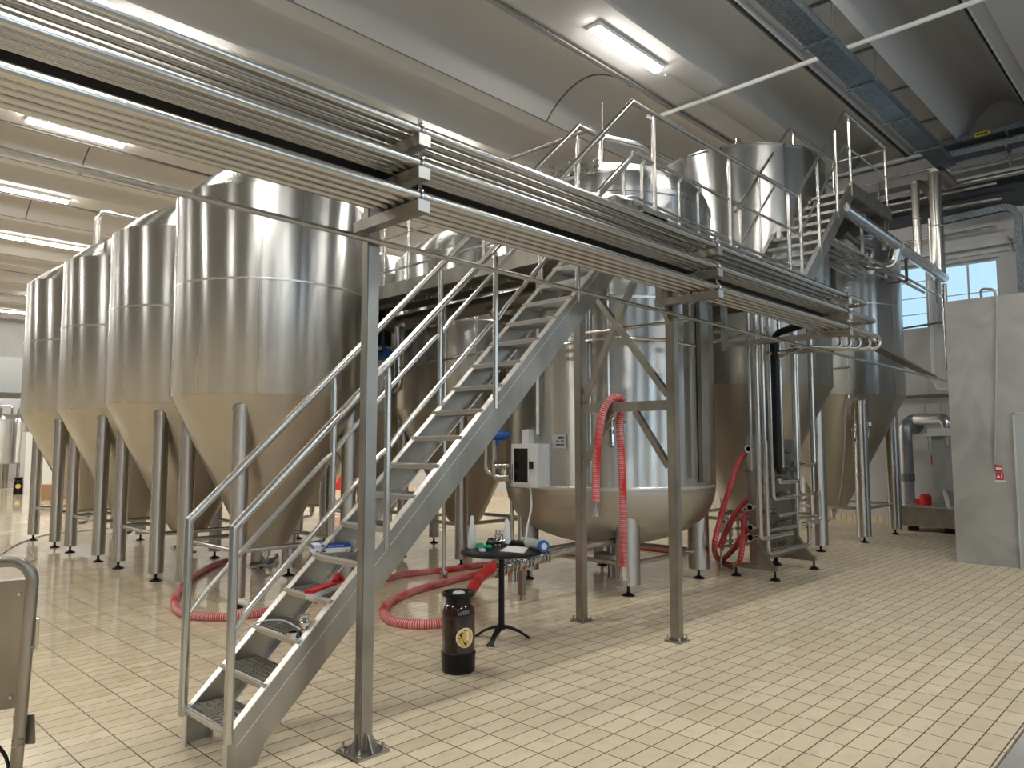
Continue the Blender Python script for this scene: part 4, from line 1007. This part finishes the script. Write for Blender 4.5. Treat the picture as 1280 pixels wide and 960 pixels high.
t = thing('scrubbing_brush', 'red-backed white-bristled brush lying on a stair tread', 'brush', (2.4, 3.8, z))
A = at(392, 742, Z=z+.03); Bq = at(429, 728, Z=z+.03); u = (Bq-A); u.z = 0; ln = u.length; u.normalize(); v = Vector((-u.y, u.x, 0)); A.z = z
b = nb(); obox(b, A, u, v, ln, .05, .03, 0); obj('bristles', b, 'bottle_plastic', t, smooth=False)
b = nb(); obox(b, A-u*.005, u, v, ln+.03, .055, .016, .03); tube(b, [A+u*(ln*.8)+v*.02+Vector((0, 0, .045)), A+u*(ln*.95)+v*.03+Vector((0, 0, .075)), A+u*(ln+.03)+v*.03+Vector((0, 0, .05))], .018, 10, .02); obj('handle', b, 'red_plastic', t)
z = tread_top(2)
q = at(381, 795, Z=z)
t = thing('steel_fitting', 'steel spray fitting standing on a low stair tread', 'fitting', (q.x, q.y, z))
b = nb(); lathe(b, [(0, 0), (.03, 0), (.03, .035), (.02, .04), (.02, .055), (.03, .058), (.03, .075), (.018, .08), (.016, .1), (.024, .105), (.026, .115), (0, .115)], q, 24); obj('body', b, 'polished_steel', t)
b = nb(); q2 = at(366, 797, Z=z); lathe(b, [(.018, 0), (.03, 0), (.03, .03), (.018, .03), (.018, 0)], q2, 20); solo('clamp_ring', b, 'polished_steel', 'steel clamp ring beside the spray fitting on the stair tread', 'ring')
b = nb(); tube(b, spline([at(292, 800, Z=.45), at(310, 785, Z=z+.06), at(330, 776, Z=z+.05), at(355, 776, Z=z+.03), at(376, 787, Z=z+.03)], 6), .005, 6)
solo('thin_cable', b, 'white_plastic', 'thin pale cable arched over a stair tread to the spray fitting', 'cable')

# ================================================================ TROLLEY at the left edge
t = thing('trolley', 'stainless trolley with bent tube frame and flat panel at the left edge', 'trolley', (.95, 4.25, 0))
k = 3.35
TPt = lambda x, y: at(x, y, D=k)
b = nb(); tube(b, [TPt(-80, 704), TPt(43, 701), TPt(18, 985)], .026, 18, .09); obj('tube_frame', b, 'frame_steel', t)
b = nb()
A, Bq, C3, D3 = TPt(-60, 733), TPt(38, 725), TPt(22, 886), TPt(-60, 900)
n = fw*.03
v0 = [b.verts.new(p+fw*.02) for p in (A, Bq, C3, D3)]; v1 = [b.verts.new(p+fw*.05) for p in (A, Bq, C3, D3)]
b.faces.new(v0); b.faces.new(v1[::-1])
for i in range(4): b.faces.new((v0[i], v0[(i+1) % 4], v1[(i+1) % 4], v1[i]))
obj('side_panel', b, 'frame_steel', t)
for px, py in ((21, 744), (10, 874)):
    b = nb(); q = TPt(px, py)+fw*.02; tube(b, [q, q-fw*.006], .008, 12); obj('screw', b, 'polished_steel', t)
b = nb(); tube(b, [TPt(36, 806), TPt(45, 814), TPt(47, 773)], .0085, 10, .01); obj('hook', b, 'rail_steel', t)
b = nb(); beam(b, TPt(10, 918)+fw*.04, TPt(36, 916)+fw*.04, .01, .13); obj('bracket_plate', b, 'frame_steel', t)
b = nb()
for yy in (924, 931): tube(b, [TPt(19, yy)-fw*.02, TPt(33, yy-3)-fw*.02], .006, 8)
obj('clamp', b, 'polished_steel', t)
b = nb(); tube(b, spline([TPt(-30, 905), TPt(0, 935), TPt(10, 955), TPt(14, 990)], 6), .008, 8)
solo('trolley_cable', b, 'black_rubber', 'dark cable curving down at the bottom left corner beside the trolley', 'cable')
b = nb(); tube(b, spline([at(-8, 700, Z=.01), at(8, 688, Z=.01), at(22, 680, Z=.01), at(38, 674, Z=.012), at(60, 668, Z=.01), at(100, 664, Z=.01), at(135, 660, Z=.01)], 8), .012, 8)
tube(b, spline([at(36, 676, Z=.01), at(37, 687, Z=.01), at(43, 699, Z=.01), at(33, 702, Z=.01), at(24, 700, Z=.01)], 8), .012, 8)
solo('floor_cable', b, 'grey_cable', 'grey cable snaking over the floor to the furthest left tank', 'cable')

# ================================================================ CEILING CABLE TRAY AND SERVICES
t = thing('cable_tray', 'long galvanised cable tray hung under the vaulted ceiling', 'cable tray', (10, 3.73, 7.03))
b = nb(); box(b, (3.0, 3.58, 7.05), (16.1, 3.89, 7.058)); box(b, (3.0, 3.572, 7.05), (16.1, 3.58, 7.16)); box(b, (3.0, 3.89, 7.05), (16.1, 3.898, 7.16)); obj('tray', b, 'galvanised_steel', t)
b = nb(); box(b, (3.0, 3.56, 7.14), (16.1, 3.585, 7.165)); box(b, (3.0, 3.885, 7.14), (16.1, 3.905, 7.165)); obj('tray_lip', b, 'cladding_aluminium', t)
for k in range(7):
    x = 4.72+1.685*k
    b = nb(); box(b, (x-.02, 3.50, 7.02), (x+.02, 3.97, 7.05)); obj('support_bar', b, 'galvanised_steel', t)
    b = nb(); box(b, (x-.025, 3.5, 7.57), (x+.025, 3.97, 7.60)); obj('ceiling_bar', b, 'galvanised_steel', t)
    for y in (3.53, 3.94):
        b = nb(); tube(b, [(x, y, 7.02), (x, y, 7.58)], .007, 6); obj('hanger_rod', b, 'galvanised_steel', t)
b = nb(); tube(b, [(10.9, 1.0, 7.42), (10.9, 7.1, 7.42), (10.9, 7.2, 7.5)], .035, 10, .05)
solo('ceiling_conduit', b, 'white_plastic', 'white conduit crossing the ceiling above the galvanised tray', 'conduit')
b = nb(); tube(b, [(9.75, 6.1, 7.44), (16.3, 6.1, 7.44)], .02, 8); solo('light_conduit', b, 'grey_cable', 'thin conduit along the ceiling in line with the batten light', 'conduit')
b = nb(); tube(b, [(4.0, 4.28, 7.55), (16.4, 4.28, 7.55)], .009, 8); solo('strip_conduit', b, 'grey_cable', 'thin conduit running beside the galvanised tray on the ceiling', 'conduit')
# trays running along the end wall
XS = 16.15
for z, lab, lbl in ((7.5, 'upper', True), (7.2, 'lower', False)):
    t = thing('wall_tray', '%s galvanised tray along the end wall at the top right%s' % (lab, ', with a yellow label' if lbl else ''), 'cable tray', (XS, 2, z))
    x = XS-.1*(not lbl)
    b = nb(); box(b, (x-.2, -2, z-.07), (x+.1, 3.85, z-.06)); box(b, (x-.21, -2, z-.07), (x-.2, 3.85, z+.04)); obj('tray', b, 'galvanised_steel', t)
    b = nb()
    for y in (1.2, 2.7): box(b, (x-.25, y-.03, z-.14), (XW, y+.01, z-.07)); box(b, (x+.05, y-.03, z-.4), (x+.1, y+.01, z-.07))
    obj('bracket', b, 'dark_pipe_steel', t)
    if lbl:
        b = nb(); box(b, (x-.214, 2.95, z-.055), (x-.211, 3.2, z+.03)); lb = obj('label_plate', b, 'yellow_print', t)
        b = nb()
        for k in range(6): box(b, (x-.217, 2.99+.032*k, z-.03), (x-.2145, 3.012+.032*k, z+.008))
        obj('label_print', b, 'black_print', lb)
t = thing('swept_tray', 'white perforated tray along the end wall bending down at the right edge', 'cable tray', (16.2, 3.4, 6.0))
b = nb(); pth = fillet([(16.2, 3.95, 6.0), (16.2, 2.62, 6.05), (16.2, 2.62, 3.7)], .25, 8)
for p0, p1 in zip(pth, pth[1:]):
    beam(b, p0, p1, .012, .12, (0, -1, .01) if abs(p0.z-p1.z) < .02 else (0, 1, 1)); beam(b, p0-Vector((.12, 0, 0)), p1-Vector((.12, 0, 0)), .008, .13, (0, 0, 1) if abs(p0.y-p1.y) > .01 else (0, 1, 0))
obj('tray', b, 'galvanised_steel', t)
for pts, r, m_, lab in (
    ([(16.1, -2, 6.6), (16.1, 3.8, 6.66)], .06, 'rail_steel', 'thick light pipe along the dark band of the end wall'),
    ([(16.0, 2.9, 6.5), (16.0, 6.5, 6.52)], .03, 'rail_steel', 'thin pipe below the thick one on the dark band of the end wall'),
    ([(16.1, -2, 6.95), (16.1, 3.72, 6.97), (16.1, 3.72, 7.1), (16.1, 5.0, 7.1), (16.1, 5.0, 6.6)], .02, 'rail_steel', 'thin stepped pipe along the ledge of the end wall'),
    ([(16.1, 2.85, 6.22), (16.1, 3.9, 6.25)], .04, 'rail_steel', 'short pipe just above the white swept tray'),
    ([(16.2, 4.4, 6.4), (16.2, 9, 6.45)], .03, 'rail_steel', 'pipe on the end wall passing behind the upper landing'),
    ([(16.2, 4.4, 6.72), (16.2, 9, 6.75)], .025, 'rail_steel', 'upper pipe on the end wall passing behind the upper landing'),
    ([(16.3, 4.0, 7.5), (16.3, 9.5, 7.5)], .06, 'white_plastic', 'white pipe high on the end wall left of the galvanised tray'),
    ([(16.3, 3.0, 5.75), (16.3, 6.0, 5.75)], .03, 'rail_steel', 'thin pipe on the end wall just above the windows'),
    ([(16.35, 3.9, 2.58), (16.35, 6.0, 2.58)], .035, 'dark_pipe_steel', 'dark pipe along the end wall below the windows'),
    ([(16.2, 3.9, 4.02), (16.2, 5.2, 3.94)], .02, 'dark_pipe_steel', 'thin dark rod under the sill of the end window'),
    ([(16.3, 4.19, 4.9), (16.3, 4.19, 2.9), (16.3, 4.12, 2.7), (16.3, 3.9, 2.7)], .03, 'white_plastic', 'white downpipe between the two end windows')):
    b = nb(); tube(b, pts, r, 12, .06); solo('wall_pipe', b, m_, lab, 'pipe')
b = nb(); box(b, (16.3, 2.78, 5.45), (16.5, 2.83, 5.5)); tube(b, [(16.2, 2.82, 5.5), (16.2, 2.72, 5.2)], .02, 8); solo('window_opener', b, 'dark_pipe_steel', 'small black lever arm on the wall right of the end window', 'lever')
# cowled stack pipes
for x, y, z0, z1, r, lab in ((15.3, 3.76, 4.66, 6.72, .115, 'thicker steel stack pipe with hood, rising from the end of the shiny main'),
                        (15.3, 4.1, 5.2, 6.6, .075, 'thinner steel stack pipe left of the thick one'), (15.3, 3.88, 4.7, 5.88, .03, 'thin upright pipe between the two stack pipes')):
    t = thing('stack_pipe', lab, 'pipe', (x, y, z0))
    b = nb(); lathe(b, [(0, z0), (r, z0), (r, z1), (0, z1)], (x, y, 0), 24); obj('pipe', b, 'pipe_steel', t)
    if r > .05:
        b = nb(); tube(b, [(x, y, z1-.02), (x+.1, y-.06, z1+.02), (x+.45, y-.15, z1-.12)], r*1.05, 20, .1); obj('hood', b, 'dark_pipe_steel', t)
        b = nb(); lathe(b, [(r, (z0+z1)/2-.01), (r+.004, (z0+z1)/2), (r, (z0+z1)/2+.01)], (x, y, 0), 24); obj('band', b, 'weld_steel', t)
b = nb(); tube(b, [(15.35, 3.7, 4.6), (15.35, 3.7, 3.0)], .045, 12); solo('drop_pipe', b, 'pipe_steel', 'upright pipe below the end of the shiny main beside the concrete wall', 'pipe')
# flue, hood and washer in the corner
t = thing('flue_duct', 'silver flue duct standing against the end wall, turning into the wall', 'duct', tuple(at(1135, 655, X=16.2)))
a = at(1131, 530, X=16.1); b = nb(); tube(b, [(a.x, a.y, .25), (a.x, a.y, a.z), (XW-.03, a.y-.05, a.z)], .125, 20, .14); obj('duct', b, 'duct_steel', t)
b = nb(); lathe(b, [(0, .9), (.14, .9), (.14, 1.05), (0, 1.05)], (a.x, a.y, 0), 20); obj('collar', b, 'galvanised_steel', t)
b = nb(); tube(b, [(XW-.002, a.y-.05, a.z), (XW-.02, a.y-.05, a.z)], .2, 24); obj('wall_plate', b, 'galvanised_steel', t)
q0 = at(1146, 524, X=15.6); q1 = at(1184, 524, X=15.3); b = nb(); tube(b, [q0, q1, q1-Vector((0, 0, .5))], .11, 20, .12)
solo('flue_elbow', b, 'cladding_aluminium', 'silver elbow duct above the grey cabinet beside the concrete wall', 'duct')
t = thing('washer_cabinet', 'grey cabinet with white canopy half hidden by the concrete wall', 'cabinet', (15.2, 3.5, .8))
qa = at(1167, 612, X=15.2); qb = at(1167, 545, X=15.2)
b = nb(); box(b, (15.2, 2.9, qa.z), (15.9, qa.y, qb.z)); obj('cabinet', b, 'grey_paint', t)
b = nb(); box(b, (15.1, 2.85, qb.z), (16.0, qa.y+.1, qb.z+.05)); box(b, (15.15, 2.9, qb.z+.05), (15.95, qa.y+.05, qb.z+.14)); obj('canopy', b, 'white_plastic', t)
b = nb(); box(b, (15.24, qa.y, 1.25), (15.3, qa.y+.03, 1.42)); obj('switch', b, 'red_plastic', t)
b = nb(); tube(b, [(15.3, qa.y-.15, qa.z), (15.3, qa.y-.22, .45), (15.4, qa.y-.3, .45)], .04, 10); obj('drain_hose', b, 'white_plastic', t)
t = thing('wash_tank', 'low stainless tank with a red motor, beside the concrete wall', 'tank', (15.1, 3.8, .06))
qa = at(1129, 660, X=15.4); qb = at(1129, 632, X=15.4)
b = nb(); box(b, (15.3, 2.9, .1), (16.2, qa.y, .46)); obj('tank', b, 'frame_steel', t)
b = nb(); box(b, (15.25, 2.9, .455), (16.25, qa.y+.02, .475)); obj('rim', b, 'weld_steel', t)
b = nb(); box(b, (15.4, 3.0, 0), (15.5, 3.2, .1)); box(b, (15.4, 3.6, 0), (15.5, 3.9, .1)); box(b, (15.35, qa.y-.25, 0), (15.5, qa.y-.1, .1)); obj('skid', b, 'black_rubber', t)
q = at(1157, 622, X=15.7); b = nb(); lathe(b, [(0, .47), (.09, .47), (.1, .5), (.1, .64), (.07, .68), (0, .69)], (15.7, q.y, 0), 20); box(b, (15.65, q.y+.09, .49), (15.75, q.y+.17, .58)); obj('motor', b, 'red_plastic', t)
b = nb(); tube(b, spline([(16.4, 4.4, 2.4), (16.4, 4.35, 1.5), (16.4, 4.2, 1.15), (16.4, 4.05, 1.3), (16.4, 4.05, 2.4)], 8), .01, 6)
solo('wall_cable', b, 'grey_cable', 'loop of grey cable hanging on the end wall beside the flue duct', 'cable')
b = nb(); tube(b, [(16.42, 4.12, .6), (16.42, 4.12, 2.45)], .02, 8); solo('wall_conduit', b, 'grey_cable', 'thin upright conduit on the end wall behind the grey cabinet', 'conduit')
# sampling pipes on the right tank's leg
t = thing('sampling_pipe', 'thin steel sampling pipe with valves clipped along the right tank leg', 'pipe', tuple(at(1070, 570, D=12.6)))
b = nb(); tube(b, [at(1059, 395, D=12.6), at(1060, 500, D=12.6), at(1064, 520, D=12.55), at(1070, 535, D=12.5), at(1071, 572, D=12.5)], .03, 10, .05)
tube(b, [at(1069, 520, D=12.5), at(1069, 568, D=12.5)], .02, 8); tube(b, [at(1072, 549, D=12.4), at(1085, 547, D=12.4), at(1087, 535, D=12.4)], .025, 10, .05); obj('pipe', b, 'pipe_steel', t)
for px, py in ((1060, 496), (1067, 537), (1070, 550), (1070, 567), (1086, 530)): q = at(px, py, D=12.4); b = nb(); tube(b, [q-Vector((0, 0, .03)), q+Vector((0, 0, .03))], .05, 12); obj('valve', b, 'polished_steel', t)
b = nb(); tube(b, spline([at(1057, 500, D=12.4), at(1055, 570, D=12.5), at(1048, 630, D=12.8), at(1040, 648, D=13), at(1028, 652, D=13), at(1022, 640, D=13)], 8), .01, 6)
solo('sampling_cable', b, 'grey_cable', 'thin cable hanging beside the furthest right tank down to its outlet', 'cable')

# ================================================================ CONCRETE PARTITION FITTINGS
XP = 11.7
t = thing('surface_conduit', 'grey conduit hooked over the top of the concrete wall and run down it', 'conduit', (XP, 2.3, 1.4))
b = nb(); a1 = at(1231, 371, X=XP); a2 = at(1244, 580, X=XP)
tube(b, [(XP+.2, a1.y+.08, 3.65), (XP+.15, a1.y+.08, 3.78), (XP-.02, a1.y-.12, 3.72), (XP-.02, a1.y-.14, 3.5), (XP-.02, a2.y, a2.z)], .017, 10, .08); obj('pipe', b, 'grey_cable', t)
t = thing('fire_sign', 'two small red and white fire-alarm plates on the concrete wall', 'sign', (XP, 2.31, 1.1))
for (x0_, y0_, x1_, y1_), nm in (((1244, 581.5, 1253.5, 589.5), 'call_point'), ((1245, 591, 1255, 600), 'sign_plate')):
    a = at(x0_, y0_, X=XP); c = at(x1_, y1_, X=XP); b = nb(); box(b, (XP-.025 if nm == 'call_point' else XP-.008, c.y, c.z), (XP, a.y, a.z)); s = obj(nm, b, 'red_plastic', t)
    w_ = a.y-c.y; h_ = a.z-c.z; xf = XP-(.025 if nm == 'call_point' else .008)
    b = nb()
    if nm == 'call_point':
        beam(b, (xf-.001, a.y-w_*.12, a.z-h_*.52), (xf-.001, c.y+w_*.12, a.z-h_*.52), .002, h_*.42)
    else:
        beam(b, (xf-.001, a.y-w_*.75, a.z-h_*.1), (xf-.001, a.y-w_*.75, c.z+h_*.15), w_*.14, .002, (1, 0, 0)); beam(b, (xf-.001, a.y-w_*.12, a.z-h_*.6), (xf-.001, a.y-w_*.5, a.z-h_*.6), .002, h_*.35)
        beam(b, (xf-.001, a.y-w_*.3, a.z-h_*.1), (xf-.001, a.y-w_*.3, a.z-h_*.35), w_*.14, .002, (1, 0, 0))
    obj('pictogram', b, 'paper', s)
a = at(1244, 600, X=XP); c = at(1257, 603, X=XP); b = nb(); box(b, (XP-.006, c.y, c.z), (XP-.001, a.y, a.z)); obj('white_strip', b, 'paper', t)
a = at(1266, 518, X=XP); b = nb(); box(b, (XP-.04, .6, 0), (XP, a.y-.02, a.z)); b2 = nb(); box(b2, (XP-.05, a.y-.02, 0), (XP, a.y, a.z+.02)); box(b2, (XP-.05, .6, a.z), (XP, a.y, a.z+.02))
t = thing('grey_door', 'plain grey door in the concrete wall at the right edge', 'door', (XP, 1.6, 0)); obj('door_leaf', b, 'grey_plastic', t); obj('door_frame', b2, 'window_frame_paint', t)
t['label'] = 'plain grey door panel on the concrete wall at the right edge'

# ================================================================ FAR BACKGROUND (left)
def far_tank(px, D_, R, z0, z1, label):
    a = at(px, 560, D=D_); t = thing('small_tank', label, 'tank', (a.x, a.y, 0), 'small tanks far behind at the left edge')
    b = nb(); lathe(b, [(0, z0), (R*.9, z0), (R, z0+.05), (R, z1), (R*.7, z1+.1), (0, z1+.15)], (a.x, a.y, 0), 40); obj('shell', b, 'tank_steel', t)
    for k in range(3):
        an = 2*PI*k/3+.6; b = nb(); tube(b, [(a.x+R*.8*math.cos(an), a.y+R*.8*math.sin(an), 0), (a.x+R*.8*math.cos(an), a.y+R*.8*math.sin(an), z0+.05)], .06, 8); obj('leg', b, 'frame_steel', t)
    b = nb(); tube(b, [(a.x, a.y, z1), (a.x, a.y, z1+.5), (a.x+.3, a.y-.3, z1+.5), (a.x+.3, a.y-.3, z1+.2)], .05, 8, .1); obj('top_pipe', b, 'pipe_steel', t)
far_tank(21, 29, .36, .9, 2.55, 'right one of two small steel tanks far behind at the left edge')
far_tank(-1, 28, .36, .9, 2.6, 'left one of two small steel tanks far behind, cut by the picture edge')
a = at(22, 618, Z=0); t = thing('far_keg', 'tiny dark keg with gold spot standing far behind at the left edge', 'keg', (a.x, a.y, 0))
b = nb(); lathe(b, [(0, 0), (.13, 0), (.13, .42), (.09, .48), (.12, .5), (.12, .56), (0, .56)], (a.x, a.y, 0), 20); obj('body', b, 'black_rubber', t)
b = nb(); d = Vector((-a.x, -a.y, 0)).normalized(); q = Vector((a.x, a.y, .27))+d*.125; tube(b, [q, q+d*.01], .075, 16); obj('emblem', b, 'gold_print', t)
a = at(28, 618, Z=0); c = at(37, 618, Z=0); b = nb(); box(b, (a.x, a.y-.1, 0), (a.x+.9, a.y+.5, 2.05))
solo('white_cabinet', b, 'white_plastic', 'tall pale cabinet far behind, between the small tanks and the left row', 'cabinet')
a = at(56, 622, D=22); b = nb(); box(b, (a.x-.1, a.y-.3, 0), (a.x+.5, a.y+.3, .45)); solo('cardboard_box', b, 'cardboard', 'brown cardboard box on the floor far behind the furthest left tank', 'box')
a = at(424, 612, Z=0); t = thing('red_cabinet', 'red cabinet far behind, seen between tank cones left of the foreground post', 'cabinet', (a.x, a.y, 0))
b = nb(); box(b, (a.x-.1, a.y-.5, 0), (a.x+.6, a.y+.35, 1.5)); obj('body', b, 'red_plastic', t)
b = nb(); box(b, (a.x-.12, a.y-.04, .4), (a.x-.1, a.y-.01, .7)); obj('handle', b, 'black_iron', t)
